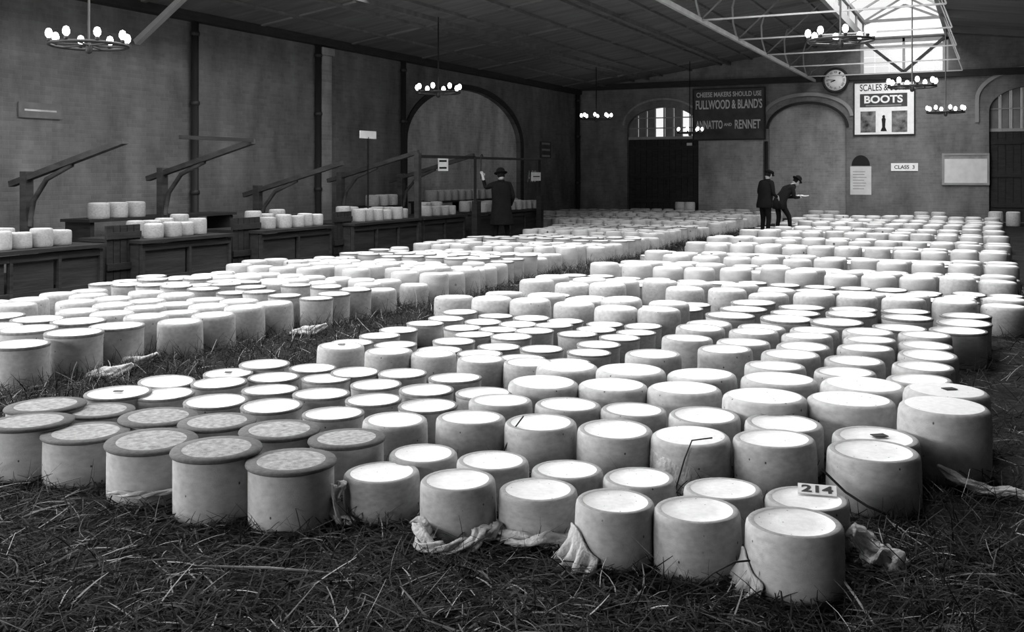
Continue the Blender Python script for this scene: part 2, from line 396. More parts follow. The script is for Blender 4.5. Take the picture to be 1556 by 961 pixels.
# roof: two boarded slopes, added roof light over the near bays, glazed ridge lantern
def slope(name, xa, xb, ya, yb):
    b = MB(); za, zb = zroof(xa), zroof(xb); t = .12
    vs = [(xa, ya, za), (xb, ya, zb), (xb, yb, zb), (xa, yb, za)]; vs += [(x, y, z + t) for x, y, z in vs]
    b.add(vs, [(0, 1, 2, 3), (7, 6, 5, 4), (0, 4, 5, 1), (1, 5, 6, 2), (2, 6, 7, 3), (3, 7, 4, 0)])
    return b.build(name, M_ROOF)
ce = empty('ceiling', (0, 0, 0)); tag(ce, kind='structure')
for (xa, xb, ya, yb) in ((XL - .3, LX0, SKYB, YB + .4), (XL - .3, LX0, YF - .3, SKYA), (XL - .3, SKY0, SKYA, SKYB), (SKY1, LX0, SKYA, SKYB), (LX1, XR + .3, YF - .3, YB + .4)):
    slope('roof_slope', xa, xb, ya, yb).parent = ce
b = MB(); b.box(LX0, LX1, YF - .3, 7.5, ZR, ZR + .12); b.build('roof_ridge', M_ROOF, ce)
LY0, LY1, LZ, LRZ = 7.5, YB + .4, 6.9, 7.7; LXM = (LX0 + LX1) / 2
lan = empty('window_3', (0, 0, 0)); tag(lan, kind='structure')
for x in (LX0, LX1):
    m_ = MB(); m_.box(x - .06, x + .06, LY0, LY1, ZR - .12, ZR + .14); m_.build('kerb', M_BAR, lan)
    m_ = MB(); m_.box(x - .05, x + .05, LY0, LY1, LZ - .06, LZ + .06); m_.build('wall_plate', M_BAR, lan)
m_ = MB(); m_.box(LXM - .05, LXM + .05, LY0, LY1, LRZ - .05, LRZ + .06); m_.build('ridge_beam', M_BAR, lan)
nb = 14; st = (LY1 - LY0) / nb
for i in range(nb + 1):
    y = min(LY0 + st * i, LY1 - .03)
    for x in (LX0, LX1):
        m_ = MB(); m_.box(x - .035, x + .035, y - .03, y + .03, ZR, LZ); m_.bar((x, y, LZ), (LXM, y, LRZ), .06, .07, up=(0, 1, 0)); m_.build('lantern_rib', M_BAR, lan)
    if i < nb:
        for x in (LX0, LX1):
            m_ = MB(); m_.box(x - .006, x + .006, y + .03, y + st - .03, ZR + .14, LZ - .06); m_.build('pane', M_GLASS, lan)
            m_ = MB(); m_.add([(x, y + .03, LZ + .03), (x, y + st - .03, LZ + .03), (LXM, y + st - .03, LRZ + .03), (LXM, y + .03, LRZ + .03)], [(0, 1, 2, 3)]); m_.build('pane', M_GLASS, lan)
# lantern end wall window in the gable with V braces
win = empty('window_4', ((W0 + W1) / 2, YB + .15, zw0)); tag(win, kind='structure')
hw, hh = (W1 - W0) / 2, ZR - .06 - zw0
for nm, q in (('jamb', (-hw, -hw + .1, 0, hh)), ('jamb', (hw - .18, hw, 0, hh)), ('sill', (-hw, hw, 0, .07)), ('head', (-hw, hw, hh - .14, hh)), ('mullion', (-.04, .04, 0, hh))):
    m_ = MB(); m_.box(q[0], q[1], -.06, .06, q[2], q[3]); m_.build(nm, M_BAR if nm != 'jamb' else M_IRON, win)
for s_ in (-1, 1):
    m_ = MB(); m_.bar((s_ * (hw - .1), -.1, hh - .05), (0, -.1, .06), .1, .07, up=(0, 1, 0)); m_.build('v_brace', M_STALL, win)
m_ = MB(); m_.box(-hw, hw, -.12, -.05, hh - .32, hh - .24); m_.build('transom', M_BAR, win)
nc, nr = 6, 4
for i in range(nc):
    for j in range(nr):
        m_ = MB(); a = -hw + 2 * hw * i / nc; zz = hh * j / nr
        m_.box(a + .012, a + 2 * hw / nc - .012, .02, .028, zz + .012, zz + hh / nr - .012); m_.build('pane', M_GLASS, win)
# glazed gable of the lantern above it
m_ = MB(); m_.add([(LX0, LY0, ZR), (LX1, LY0, ZR), (LX1, LY0, LZ), (LXM, LY0, LRZ), (LX0, LY0, LZ)], [(0, 1, 2, 3, 4)]); m_.build('end_boarding', M_ROOF, lan)
yy = LY1 + .02
for seg in range(6):
    f0, f1 = seg / 6, (seg + 1) / 6
    def tz(f): return LZ + (LRZ - LZ) * (1 - abs(2 * f - 1))
    p = MB(); p.add([(LX0 + (LX1 - LX0) * f0 + .02, yy, ZR), (LX0 + (LX1 - LX0) * f1 - .02, yy, ZR), (LX0 + (LX1 - LX0) * f1 - .02, yy, tz(f1)), (LX0 + (LX1 - LX0) * f0 + .02, yy, tz(f0))], [(0, 1, 2, 3)]); p.build('pane', M_GLASS, lan)
for s_ in (-1, 1):
    m_ = MB(); m_.bar((LXM + s_ * 1.3, yy - .1, LZ - .1), (LXM, yy - .1, LRZ - .3), .07, .07, up=(0, 1, 0)); m_.build('end_brace', M_BAR, lan)
m_ = MB(); m_.bar((LX0, yy - .12, LZ), (LX1, yy - .12, LZ), .09, .09); m_.build('end_tie', M_BAR, lan)
# bars and panes of the added, unseen roof light
rl = empty('window_5', (0, 0, 0)); tag(rl, kind='structure')
nn = 12
for i in range(nn + 1):
    y = SKYA + (SKYB - SKYA) * i / nn; m_ = MB(); m_.bar((SKY0, y, zroof(SKY0) + .06), (SKY1, y, zroof(SKY1) + .06), .06, .1); m_.build('glazing_bar', M_BAR, rl)
    if i < nn:
        y2 = SKYA + (SKYB - SKYA) * (i + 1) / nn; m_ = MB()
        m_.add([(SKY0, y + .03, zroof(SKY0) + .1), (SKY1, y + .03, zroof(SKY1) + .1), (SKY1, y2 - .03, zroof(SKY1) + .1), (SKY0, y2 - .03, zroof(SKY0) + .1)], [(0, 1, 2, 3)]); m_.build('pane', M_GLASS, rl)

# roof timbers and ironwork
BXL, BXR, BZ = -5.45, LXM * 2 + 5.45, 4.86
for x in (BXL,):
    m_ = MB(); m_.box(x - .035, x + .035, 6.5, YB, BZ - .05, BZ + .05)
    tag(m_.build('trim_4', M_IRON), kind='structure')
for x in (-8.5, -11.6):
    m_ = MB(); z = zroof(x) - .05; m_.box(x - .06, x + .06, 6.5, YB, z - .05, z + .06); tag(m_.build('trim_5', M_ROOF), kind='structure')
TY = [10.3 + 3.4 * i for i in range(8)]
for y in TY:
    t = empty('trim_6', (0, y, 0)); tag(t, kind='structure')
    m_ = MB(); m_.bar((BXL, 0, BZ), (LX1 + .5, 0, BZ), .035, .035); m_.bar((LX1 + .5, 0, BZ), (LX1 + .02, 0, ZR - .05), .03, .03, up=(0, 1, 0)); m_.build('tie_rod', M_IRON, t)
    for s_, x in ((1, BXL),):
        m_ = MB(); zt = zroof(x) - .08
        m_.tube([(x, 0, BZ), (x - s_ * .10, 0, BZ + (zt - BZ) * .35), (x - s_ * .12, 0, BZ + (zt - BZ) * .7), (x - s_ * .02, 0, zt)], .025, 6); m_.build('hanger', M_IRON, t)
        m_ = MB(); m_.bar((x, 0, BZ), (LX0 if s_ > 0 else LX1, 0, ZR - .05), .035, .035, up=(0, 1, 0)); m_.build('strut', M_ROOF, t)
    m_ = MB(); m_.bar((XL + .1, 0, ZE + .02), (LX0, 0, ZR - .03), .12, .08); m_.build('rafter', M_ROOF, t)
    m_ = MB(); m_.bar((LX1, 0, ZR - .1), (XR - .1, 0, ZE - .02), .12, .2); m_.build('rafter', M_ROOF, t)
    if abs(y - 13.7) < .1:
        m_ = MB(); m_.bar((XL + .05, 0, ZE - .75), (XL + 1.3, 0, zroof(XL + 1.3) - .12), .1, .12, up=(0, 1, 0)); m_.build('knee_brace', M_IRON, t)
# purlins on the inside of the left slope
for k in range(9):
    x = XL + 1.2 + k * 1.12
    if x > LX0 - .2: break
    m_ = MB(); z = zroof(x) - .05; m_.box(x - .05, x + .05, 8.6, YB, z - .01, z + .05); tag(m_.build('trim_7', M_ROOF), kind='structure')

# ------------------------------------------------------------ signs and fittings on the far wall
RB = (math.pi / 2, 0, 0)         # text facing -Y
def board(name, x0, y0, x1, y1, thick, m, label, cat, frame=None, fm=None, off=0.0):
    p0 = on_Y(x0, y1, YB); p1 = on_Y(x1, y0, YB); c = (p0 + p1) / 2; hw, hh = (p1.x - p0.x) / 2, (p1.z - p0.z) / 2
    root = empty(name, (c.x, YB - off, c.z)); tag(root, label, cat)
    m_ = MB(); m_.box(-hw, hw, -thick, 0, -hh, hh); pn = m_.build('panel', m, root)
    if frame:
        for q in ((-hw - frame, -hw, -hh - frame, hh + frame), (hw, hw + frame, -hh - frame, hh + frame), (-hw, hw, hh, hh + frame), (-hw, hw, -hh - frame, -hh)):
            m_ = MB(); m_.box(q[0], q[1], -thick - .03, 0, q[2], q[3]); m_.build('frame_rail', fm or M_DKWOOD, root)
    return pn, hw, hh, thick
r, hw, hh, t = board('advertising_board', 1056, 134, 1162, 212, .06, M_SIGN, 'dark advertising board for annatto and rennet above the wall pier', 'sign', .05, M_DKWOOD, .06)
for s_, cz, h_, w_ in (('CHEESE MAKERS SHOULD USE', .80, .20, 1.86), ("FULLWOOD & BLAND'S", .40, .38, 1.9), ('ANNATTO', -.42, .34, .78), ('AND', -.42, .12, .22), ('RENNET', -.42, .36, .72)):
    cx = {'ANNATTO': -.56, 'AND': -.02, 'RENNET': .54}.get(s_, 0)
    text('lettering', s_, h_ * hh, w_ * hw, M_GOLD if h_ > .11 else M_RIMR, r, (cx * hw, -t - .004, cz * hh), RB, bold=.02)
r, hw, hh, t = board('boot_poster', 1299, 124, 1389, 205, .05, M_WHITE, 'pale framed boot maker poster under the clock and lantern window', 'poster', .04, M_DKWOOD)
def pane_rect(nm, x0, x1, z0, z1, m, d): 
    m_ = MB(); m_.box(x0 * hw, x1 * hw, -t - d, -t + .001, z0 * hh, z1 * hh); return m_.build(nm, m, r)
pane_rect('upper_field', -.82, .78, .06, .58, M_SIGN, .006)
text('lettering', 'SCALES & SONS', .26 * hh, 1.6 * hw, M_INK, r, (-.02 * hw, -t - .004, .82 * hh), RB, bold=.01)
text('lettering', 'BOOTS', .30 * hh, 1.3 * hw, M_WHITE, r, (-.02 * hw, -t - .011, .36 * hh), RB, bold=.03)
pane_rect('print_line', -.62, .58, .10, .14, M_RIMR, .008)
M_PIC = mat('poster_picture', .14, var=.9, scale=6, detail=3)
pane_rect('picture_field', -.80, -.28, -.92, -.10, M_PIC, .006); pane_rect('picture_field', .26, .78, -.92, -.10, M_PIC, .006)
m_ = MB()
m_.lathe([(0, 0), (.2, 0), (.16, .1), (.09, .25), (.1, .5), (.13, .75), (.07, .85), (.09, .95), (0, 1.02)], 12)
me = m_.mesh('figure_print', M_INK); o = link('figure_print', me, r, (-.01 * hw, -t - .006, -.88 * hh)); o.scale = (.55 * hw, .02, .62 * hh)
# clock
cp = on_Y(1271, 123, YB); cl = empty('wall_clock', (cp.x, YB - .18, cp.z)); tag(cl, 'round white faced wall clock with dark rim beside the boot poster', 'clock')
R_ = .39
m_ = MB(); m_.lathe([(0, 0), (R_ + .05, 0), (R_ + .06, .05), (R_ + .03, .11), (R_ - .01, .11), (R_ - .02, .08), (0, .08)], 40); c = m_.build('case', M_BLACK, cl); c.rotation_euler = (math.pi / 2, 0, 0)
m_ = MB(); m_.lathe([(R_ - .03, .082), (R_ - .03, .088), (0, .088)], 40); dial = m_.build('dial', M_WHITE, cl); dial.data.transform(Matrix.Rotation(math.pi / 2, 4, 'X'))
for i, s_ in enumerate(('XII', 'I', 'II', 'III', 'IIII', 'V', 'VI', 'VII', 'VIII', 'IX', 'X', 'XI')):
    a = math.pi / 2 - i * math.pi / 6
    text('numeral', s_, .075, .03 + .022 * len(s_), M_INK, dial, (.28 * math.cos(a), -.091, .28 * math.sin(a)), (math.pi / 2, 0, 0), bold=.01).rotation_euler = (math.pi / 2, math.pi / 2 - a, 0)
for L_, a, wd in ((.17, math.radians(200), .035), (.27, math.radians(175), .022)):
    m_ = MB(); m_.bar((0, -.094, 0), (L_ * math.cos(a), -.094, L_ * math.sin(a)), wd, .006, up=(0, 1, 0)); m_.build('hand', M_INK, dial)
# notices
r, hw, hh, t = board('paper_notice', 1292, 253, 1324, 296, .02, M_PAPER, 'upright white paper notice below the small dark wall niche', 'notice')
for k in range(7):
    m_ = MB(); m_.box(-hw * .75, hw * (.3 + .4 * random.random()), -t - .003, -t + .001, hh * (.6 - k * .2), hh * (.6 - k * .2) + .025); m_.build('text_line', M_RIMR, r)
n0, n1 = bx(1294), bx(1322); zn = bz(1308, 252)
m_ = MB(); pts = arch_pts(n0, n1, zn, bz(1308, 236), 14); m_.add([(a, YB - .012, z) for a, z in pts] + [(a, YB + .001, z) for a, z in pts], [tuple(range(len(pts)))] + [(i, (i + 1) % len(pts), len(pts) + (i + 1) % len(pts), len(pts) + i) for i in range(len(pts))]); m_.build('niche_shade', M_INK, wb)  # flat black panel, paints the shade inside a niche
r, hw, hh, t = board('class_sign', 1354, 248, 1395, 260, .03, M_WHITE, 'small white sign reading class between the notice and the framed board', 'sign')
text('lettering', 'CLASS  3', hh * .95, hw * 1.5, M_INK, r, (0, -t - .003, 0), RB, bold=.02)
r, hw, hh, t = board('notice_board', 1435, 236, 1500, 278, .05, M_PAPER, 'wide framed pale notice board near the arched far door', 'notice board', .07, M_TRIM)
m_ = MB(); m_.box(-hw, hw, -t - .004, -t, hh * .75, hh); m_.build('grey_heading', M_RIMR, r)  # plain grey band across the top of the board
r, hw, hh, t = board('door_card', 1042, 217, 1050, 226, .01, M_PAPER, 'tiny white card pinned high on the dark boarded door', 'card', off=-.15)
# small plates on the left wall
def side_plate(name, x0, y0, x1, y1, X, m, label, cat, bars=0, wm=M_INK):
    p0 = on_X(x0, y1, X); p1 = on_X(x1, y0, X); c = (p0 + p1) / 2; hw, hh = (p1.y - p0.y) / 2, (p1.z - p0.z) / 2
    root = empty(name, tuple(c)); tag(root, label, cat)
    m_ = MB(); m_.box(-.012, .012, -hw, hw, -hh, hh); pn = m_.build('panel', m, root)
    for k in range(bars):
        zz = hh * (.75 - 1.5 * k / max(1, bars - 1)) if bars > 1 else 0
        m_ = MB(); m_.box(.012, .016, -hw * .75, hw * .75, zz - hh * .12, zz + hh * .12); m_.build('text_line', wm, pn)
    return root
side_plate('faded_sign', 28, 159, 93, 178, XL + .03, mat('faded_plate', .13, var=.3, scale=4), 'faded grey oblong sign on the dark brick side wall', 'sign', 1, M_BRA)
side_plate('framed_list', 821, 216, 837, 240, XL + .03, M_SIGN, 'dark framed list on the side wall near the far corner', 'notice', 3, M_RIMR)
M_CHALK = mat('chalk', .45, var=.5, scale=12)
p = on_X(782, 268, XL - .155); text('chalk_mark', 'CL', .4, .7, M_CHALK, wl, (XL - .155, p.y - .25, p.z), (math.pi / 2, 0, math.pi / 2))
p = on_X(811, 268, XL); text('chalk_mark', 'ASS 3', .42, 1.1, M_CHALK, wl, (XL + .006, p.y, p.z), (math.pi / 2, 0, math.pi / 2))

# ------------------------------------------------------------ stalls along the side wall
SX = -11.4
def stall_counter(x0, x1, label):
    y0, y1 = on_X(x0, 350, SX).y, on_X(x1, 350, SX).y
    root = empty('stall_counter', (SX, (y0 + y1) / 2, 0)); L_ = (y1 - y0) / 2; tag(root, label, 'counter')
    n = max(2, round(2 * L_ / .85)); wd = 2 * L_ / n
    for k in range(n):
        m_ = MB(); a = -L_ + wd * k; m_.box(-.05, -.02, a + .05, a + wd - .05, .06, .52); m_.build('front_panel', M_STALL, root)
        m_ = MB(); m_.box(-.05, .02, a - .0 + .005, a + .05, 0, .56); m_.build('stile', M_STALL, root)
    m_ = MB(); m_.box(-.05, .02, L_ - .05, L_, 0, .56); m_.build('stile', M_STALL, root)
    for q0, q1 in ((.47, .56), (0, .07)): m_ = MB(); m_.box(-.05, .015, -L_, L_, q0, q1); m_.build('rail', M_STALL, root)
    m_ = MB(); m_.box(-1.3, .07, -L_ - .03, L_ + .03, .58, .63); m_.build('worktop', M_DKWOOD, root)
    for q0 in (-L_, L_ - .05): m_ = MB(); m_.box(-1.25, -.06, q0, q0 + .05, 0, .58); m_.build('end_board', M_STALL, root)
    return y0, y1
units = [(-70, 155, 'dark panelled stall counter beside the recessed gate'), (215, 350, 'dark panelled stall counter under the long canopy arms'), (396, 503, 'dark panelled stall counter bearing a pale square block of cheese'),
         (536, 636, 'dark panelled stall counter below the sign on a post'), (643, 706, 'short stall counter under the white hanging class card'), (724, 819, 'dark stall counter inside the slender pole frame')]
UY = [stall_counter(*u) for u in units]
m_ = MB()
gate_labels = ['dark boarded gate between two stall counters with cheeses above', 'dark boarded gate below the leaning canopy arm', 'narrow dark gate beside a short stall counter']
for k, (a, c_) in enumerate(((160, 212), (352, 394), (506, 533))):
    ya, yb = on_X(a, 350, SX - .25).y, on_X(c_, 350, SX - .25).y; root = empty('stall_gate', (SX - .25, (ya + yb) / 2, 0)); tag(root, gate_labels[k], 'gate')
    n = 5; wd = (yb - ya) / n
    for i in range(n):
        p = MB(); q = -(yb - ya) / 2 + wd * i; p.box(-.02, .02, q + .006, q + wd - .006, .02, .86); p.build('plank', M_DKWOOD, root)
    for q0 in (.2, .66): p = MB(); p.box(.02, .045, -(yb - ya) / 2, (yb - ya) / 2, q0, q0 + .1); p.build('rail', M_DKWOOD, root)
# canopy frames: post at the back, rising arm to the front, curved brace
arm_labels = {}
def canopy(xp, yend, xe, label, front=False):
    e = on_X(xe, yend, SX); y = e.y; px_, pz = SX - 2.1, e.z - .55
    root = empty('timber_canopy', (px_, y, 0)); tag(root, label, 'canopy')
    p = MB(); p.box(-.07, .07, -.07, .07, 0, pz + .1); p.build('post', M_STALL, root)
    p = MB(); p.bar((-.35, 0, pz - .1), (2.1, 0, e.z), .09, .11, up=(0, 1, 0)); p.build('arm', M_STALL, root)
    p = MB(); p.tube([(0.06, 0, pz - .75), (.16, 0, pz - .35), (.45, 0, pz - .02), (1.0, 0, pz + .2)], .04, 8); p.build('curved_brace', M_STALL, root)
    if front: p = MB(); p.box(2.02, 2.14, -.06, .06, 0, e.z - .03); p.build('front_post', M_STALL, root)
    return Vector((SX, y, e.z))
c1 = canopy(0, 231, 636, 'dark timber canopy arm rising over the counter with a sign post', True)
c2 = canopy(0, 236, 720, 'dark timber canopy arm carrying the white hanging card')
c3 = canopy(0, 248, 520, 'dark timber canopy arm above the middle stall counter')
c4 = canopy(0, 215, 385, 'dark timber canopy arm above the long stall counter')
c5 = canopy(0, 214, 190, 'dark timber canopy arm above the stall gate')
p = MB(); p.bar(c1 + Vector((.02, 0, -.1)), c2 + Vector((.02, 0, -.06)), .06, .07); tag(p.build('canopy_rail', M_DKWOOD), 'dark horizontal rail joining the two canopy arm ends', 'rail')
p = MB(); p.bar(c4 + Vector((-.02, -1.7, .02)), c4 + Vector((-.02, 0, .02)), .05, .06); tag(p.build('canopy_rail', M_DKWOOD), 'short dark rail at the end of the canopy arm above the long counter', 'rail')
# slender pole frame round the last counter
f0, f1 = on_X(722, 240, SX + .12), on_X(820, 240, SX + .12)
root = empty('pole_frame', (SX + .12, (f0.y + f1.y) / 2, 0)); tag(root, 'slender dark pole frame standing round the farthest stall counter', 'frame'); d_ = (f1.y - f0.y) / 2
for s_ in (-1, 1):
    p = MB(); p.tube([(0, s_ * d_, 0), (0, s_ * d_, f0.z)], .035, 8); p.build('pole', M_BLACK, root)
p = MB(); p.tube([(0, -d_, f0.z), (0, d_, f0.z)], .03, 8); p.build('cross_bar', M_BLACK, root)
p = MB(); p.box(-.04, .10, -d_ - .1, -d_ + .12, 0, .95); p.build('base_box', M_DKWOOD, root)
p = MB(); p.box(-.04, .10, d_ - .14, d_ + .04, 0, 1.0); p.build('base_box', M_DKWOOD, root)
p0, p1 = on_Y(666, 260, c2.y - .075), on_Y(681, 239, c2.y - .075); q = (p0 + p1) / 2; w2, h2 = (p1.x - p0.x) / 2, (p1.z - p0.z) / 2
root = empty('class_card', tuple(q)); tag(root, 'white class card with dark lines hanging from a canopy arm', 'sign')
p = MB(); p.box(-w2, w2, -.012, .012, -h2, h2); pn = p.build('panel', M_WHITE, root)
for zz in (.45, -.55): p = MB(); p.box(-w2 * .75, w2 * .75, -.016, -.011, h2 * (zz - .14), h2 * (zz + .14)); p.build('text_line', M_INK, pn)
side_plate('number_plate', 808, 262, 821, 275, SX + .166, M_WHITE, 'square white number plate on the slender pole frame', 'sign', 1)
s_ = side_plate('stall_placard', 547, 200, 571, 210, SX - .6, M_PAPER, 'pale torn placard held up on a thin post', 'sign')
p = MB(); q = on_X(558, 210, SX - .6); p.tube([(0, 0, -.05), (0, 0, -(q.z - .64))], .02, 6); p.build('post', M_DKWOOD, s_)
# back shelves on the wall
for (a, c_, zz, lab) in ((556, 606, .82, 'dark back shelf on the arch wall behind the middle stalls'), (642, 762, .86, 'dark back shelf under the blind arch holding a row of cheeses'), (120, 345, .86, 'long dark back shelf behind the nearest stalls')):
    ya, yb = on_X(a, 300, -13.7).y, on_X(c_, 300, -13.7).y; root = empty('wall_shelf', (-13.7, (ya + yb) / 2, zz)); tag(root, lab, 'shelf'); d_ = (yb - ya) / 2
    p = MB(); p.box(-.45, .25, -d_, d_, -.05, 0); p.build('shelf_board', M_DKWOOD, root)
    for k in range(3):
        p = MB(); y = -d_ + .1 + k * (d_ - .1); p.box(-.4, .2, y - .04, y + .04, -zz, -.05); p.build('support', M_DKWOOD, root)

# ------------------------------------------------------------ cheeses
PROF = {
 'B': ([(0, 0), (.93, 0), (.98, .05), (1, .25), (1, .7), (.985, .88), (.955, .95), (.90, .985), (.84, .996)], [(.84, .996), (.5, 1.004), (0, 1.006)], None),
 'R': ([(0, 0), (.975, 0), (1, .06), (1.0, .5), (.985, .88), (.965, .955), (.93, .988)], [(.81, .99), (.79, .978), (.4, .985), (0, .985)], [(.93, .988), (.90, 1.0), (.81, .99)]),
 'T': ([(0, 0), (.93, 0), (.955, .06), (.955, .6), (.97, .85), (.985, .93)], [(.89, .995), (.875, .975), (.4, .98), (0, .98)], [(.985, .93), (1.0, .975), (.985, 1.0), (.89, .995)]),
 'D': ([(0, 0), (.93, 0), (.955, .06), (.955, .5), (.95, .9), (.955, .925)], [(.76, .998), (.5, 1.005), (0, 1.003)], [(.955, .925), (1.0, .935), (1.015, .96), (.995, .992), (.76, .998)]),
}
def lumps(seed, amp):
    r_ = random.Random(seed); ks = [(k, r_.uniform(-1, 1) * amp / k, r_.uniform(0, 6.28), r_.uniform(-1, 1) * 2) for k in (2, 3, 4, 6)]
    return lambda a, z: 1 + sum(q * math.cos(k * a + p + s * z) for k, q, p, s in ks)
CM = {'B': [M_RIND, M_CAP, M_RIMR], 'R': [M_RIND, M_CAP, M_RIMR], 'T': [M_RINDT, M_CAP, M_RIMT], 'D': [M_RINDT, M_CAPD, M_RIMD]}
SPLIT = {}; WHOLE = {}
for t in PROF:
    side, cap, rim = PROF[t]
    for vv in range(4):
        j = lumps(hash((ord(t), vv)) % 9973, .012)
        parts = []
        for nm, pr, mi in (('rind', side, 0), ('top_face', cap, 1), ('rim', rim, 2)):
            if pr is None: continue
            m_ = MB(); m_.lathe(pr, 40, jit=j); parts.append((nm, m_.mesh('cheese_' + nm, CM[t][mi])))
        SPLIT[t, vv] = parts
        pr = side + (rim[1:] if rim else []) + cap[1:]
        ms = [0] * (len(side) - 1) + [2] * ((len(rim) - 1) if rim else 0) + [1] * (len(cap) - 1)
        m_ = MB(); m_.lathe(pr, 26, ms, jit=j); WHOLE[t, vv] = m_.mesh('cheese', CM[t])

MEAS = '''1 45 640 125 78 D
2 130 656 126 72 D
3 230 668 134 84 D
4 330 680 135 98 D
5 443 699 135 94 D
6 70 615 115 70 D
7 150 623 103 62 D
8 240 632 115 72 D
9 330 640 115 76 D
10 424 652 120 80 D
11 528 665 116 80 D
12 581 717 117 64 R
13 697 728 117 80 R
14 818 743 122 70 R
15 933 760 122 90 R
16 1060 773 132 92 R
17 1207 792 147 102 R
18 643 688 106 66 R
19 748 699 112 68 R
20 862 713 111 66 R
21 972 725 111 68 R
22 1100 742 120 74 R
23 1226 757 126 78 R
24 600 637 100 62 R
25 715 634 108 70 R
26 822 641 112 72 R
27 934 651 116 74 R
28 1050 661 122 76 B
29 1178 666 125 80 R
30 1327 684 138 82 R
31 1330 663 128 74 R
32 1434 615 133 106 B
33 1437 592 124 90 B
34 760 608 99 62 R
35 862 614 102 62 R
36 962 622 102 62 R
37 1070 630 109 66 R
38 1190 642 118 70 R
39 825 580 109 66 B
40 931 584 108 66 B
41 1040 589 114 70 B
42 1162 601 128 80 B
43 1293 606 132 82 B
44 862 556 96 58 B
45 958 561 107 64 B
46 1067 568 106 64 B
47 1184 575 117 70 B
48 1311 583 127 76 B
49 180 596 98 60 T
50 252 579 84 52 T
51 347 567 74 46 T
52 250 598 90 56 T
53 334 581 84 52 T
54 328 609 96 58 T
55 402 553 76 48 T
56 416 573 78 50 T
57 410 592 85 54 T
58 413 616 93 58 T
59 475 559 71 46 T
60 495 575 75 48 T
61 488 598 87 54 T
62 507 628 94 58 T
63 540 565 74 48 T
64 572 584 78 50 T
65 568 607 86 54 T
66 612 567 75 48 T
67 651 616 91 56 T
68 648 592 84 54 T
69 692 574 82 52 T
70 735 597 86 54 T
72 517 525 72 46 R
73 591 533 74 48 R
74 659 537 70 46 R
75 731 545 75 50 R
76 803 550 78 50 R'''
SETS = {
 'Dfront': ('cheese with dark overhanging rim and mottled grey top, front row', 'dark rimmed cheeses in the front row'),
 'Dback': ('cheese with dark rim and mottled grey top, row behind the front', 'dark rimmed cheeses in the second row'),
 'Rfront': ('pale drum cheese with grey ringed top standing in the straw, front row', 'ringed cheeses in the front row'),
 'R2': ('low ringed pale cheese directly behind the front row', 'ringed cheeses in the second row'),
 'R3': ('large ringed pale cheese in the row behind a gap in the straw', 'ringed cheeses behind the gap'),
 'R4': ('ringed pale cheese just in front of the big smooth cheeses', 'ringed cheeses before the big smooth ones'),
 'B5': ('big smooth round-shouldered white cheese without a rim', 'big smooth cheeses'),
 'T6': ('small white-topped cheese with thin dark rim behind the mottled grey ones', 'thin rimmed cheeses'),
 'R7': ('pale cheese fronting the straw aisle behind the thin-rimmed ones', 'cheeses fronting the straw gap'),
}
def set_of(i):
    if i <= 5: return 'Dfront'
    if i <= 11: return 'Dback'
    if i <= 17: return 'Rfront'
    if i <= 23: return 'R2'
    if i in (34, 35, 36, 37, 38): return 'R4'
    if i <= 31: return 'R3'
    if i <= 48: return 'B5'
    return 'T6' if i <= 70 else 'R7'
OWN = {3: 'dark rimmed mottled cheese with a torn cloth strip round its base', 4: 'tallest dark rimmed mottled cheese in the front row',
 5: 'dark rimmed front-row cheese with a black spot on its side, next to the white tops', 12: 'low ringed cheese with a looped cloth against its side',
 13: 'ringed front cheese standing in a thick twist of cloth', 14: 'ringed front cheese with a flat roll of cloth at its foot',
 15: 'ringed front cheese with a scored band and a hanging cloth fold', 17: 'broad ringed cheese at the front corner of the block',
 23: 'ringed cheese carrying the white card numbered 214', 28: 'cheese with crumpled wet cloth clinging to its side',
 31: 'ringed cheese with a small dark tag at the centre of its top', 32: 'tallest smooth cheese at the edge of the block beside trailing cloth',
 33: 'smooth cheese with a small dark tag, behind the tallest smooth one'}
def row_of(i, y):
    k = set_of(i)
    if k == 'B5': return 'the front row of big smooth cheeses' if i < 44 else 'the second row of big smooth cheeses'
    if k == 'T6': return 'the %s row of small white tops behind mottled cheeses' % ('first' if y < 4.9 else 'second' if y < 5.3 else 'third' if y < 5.7 else 'fourth')
    return {'Dfront': 'the front row of mottled dark-rimmed cheeses', 'Dback': 'the second row of mottled dark-rimmed cheeses', 'Rfront': 'the front row of ringed cheeses in straw', 'R2': 'the second row of ringed cheeses',
            'R3': 'the large ringed row behind the gap', 'R4': 'the ringed row before the smooth ones', 'R7': 'the pale row fronting the straw gap'}[k]
ORD = ['first', 'second', 'third', 'fourth', 'fifth', 'sixth', 'seventh', 'eighth', 'ninth', 'tenth', 'eleventh', 'twelfth', 'thirteenth', 'fourteenth', 'fifteenth', 'sixteenth']
ORD += ['seventeenth', 'eighteenth', 'nineteenth', 'twentieth'] + ['twenty-' + q for q in ORD[:9]] + ['thirtieth'] + ['thirty-' + q for q in ORD[:9]] + ['fortieth'] + ['forty-' + q for q in ORD[:9]] + ['fiftieth'] + ['fifty-' + q for q in ORD[:9]] + ['sixtieth'] + ['sixty-' + q for q in ORD[:9]] + ['seventieth'] + ['seventy-' + q for q in ORD[:9]]
CH = []       # (X, Y, D, h, type, setkey, id)
for l in MEAS.split('\n'):
    i, x, y, w_, h_, t = l.split(); i = int(i); x, y, w_, h_ = map(float, (x, y, w_, h_))
    p = on_floor(x, y + h_); z = -p.x * ST + p.y * CT
    CH.append((p.x, p.y, w_ * z / F, h_ * z / F, t, set_of(i), i, row_of(i, p.y)))
MENPOS = []
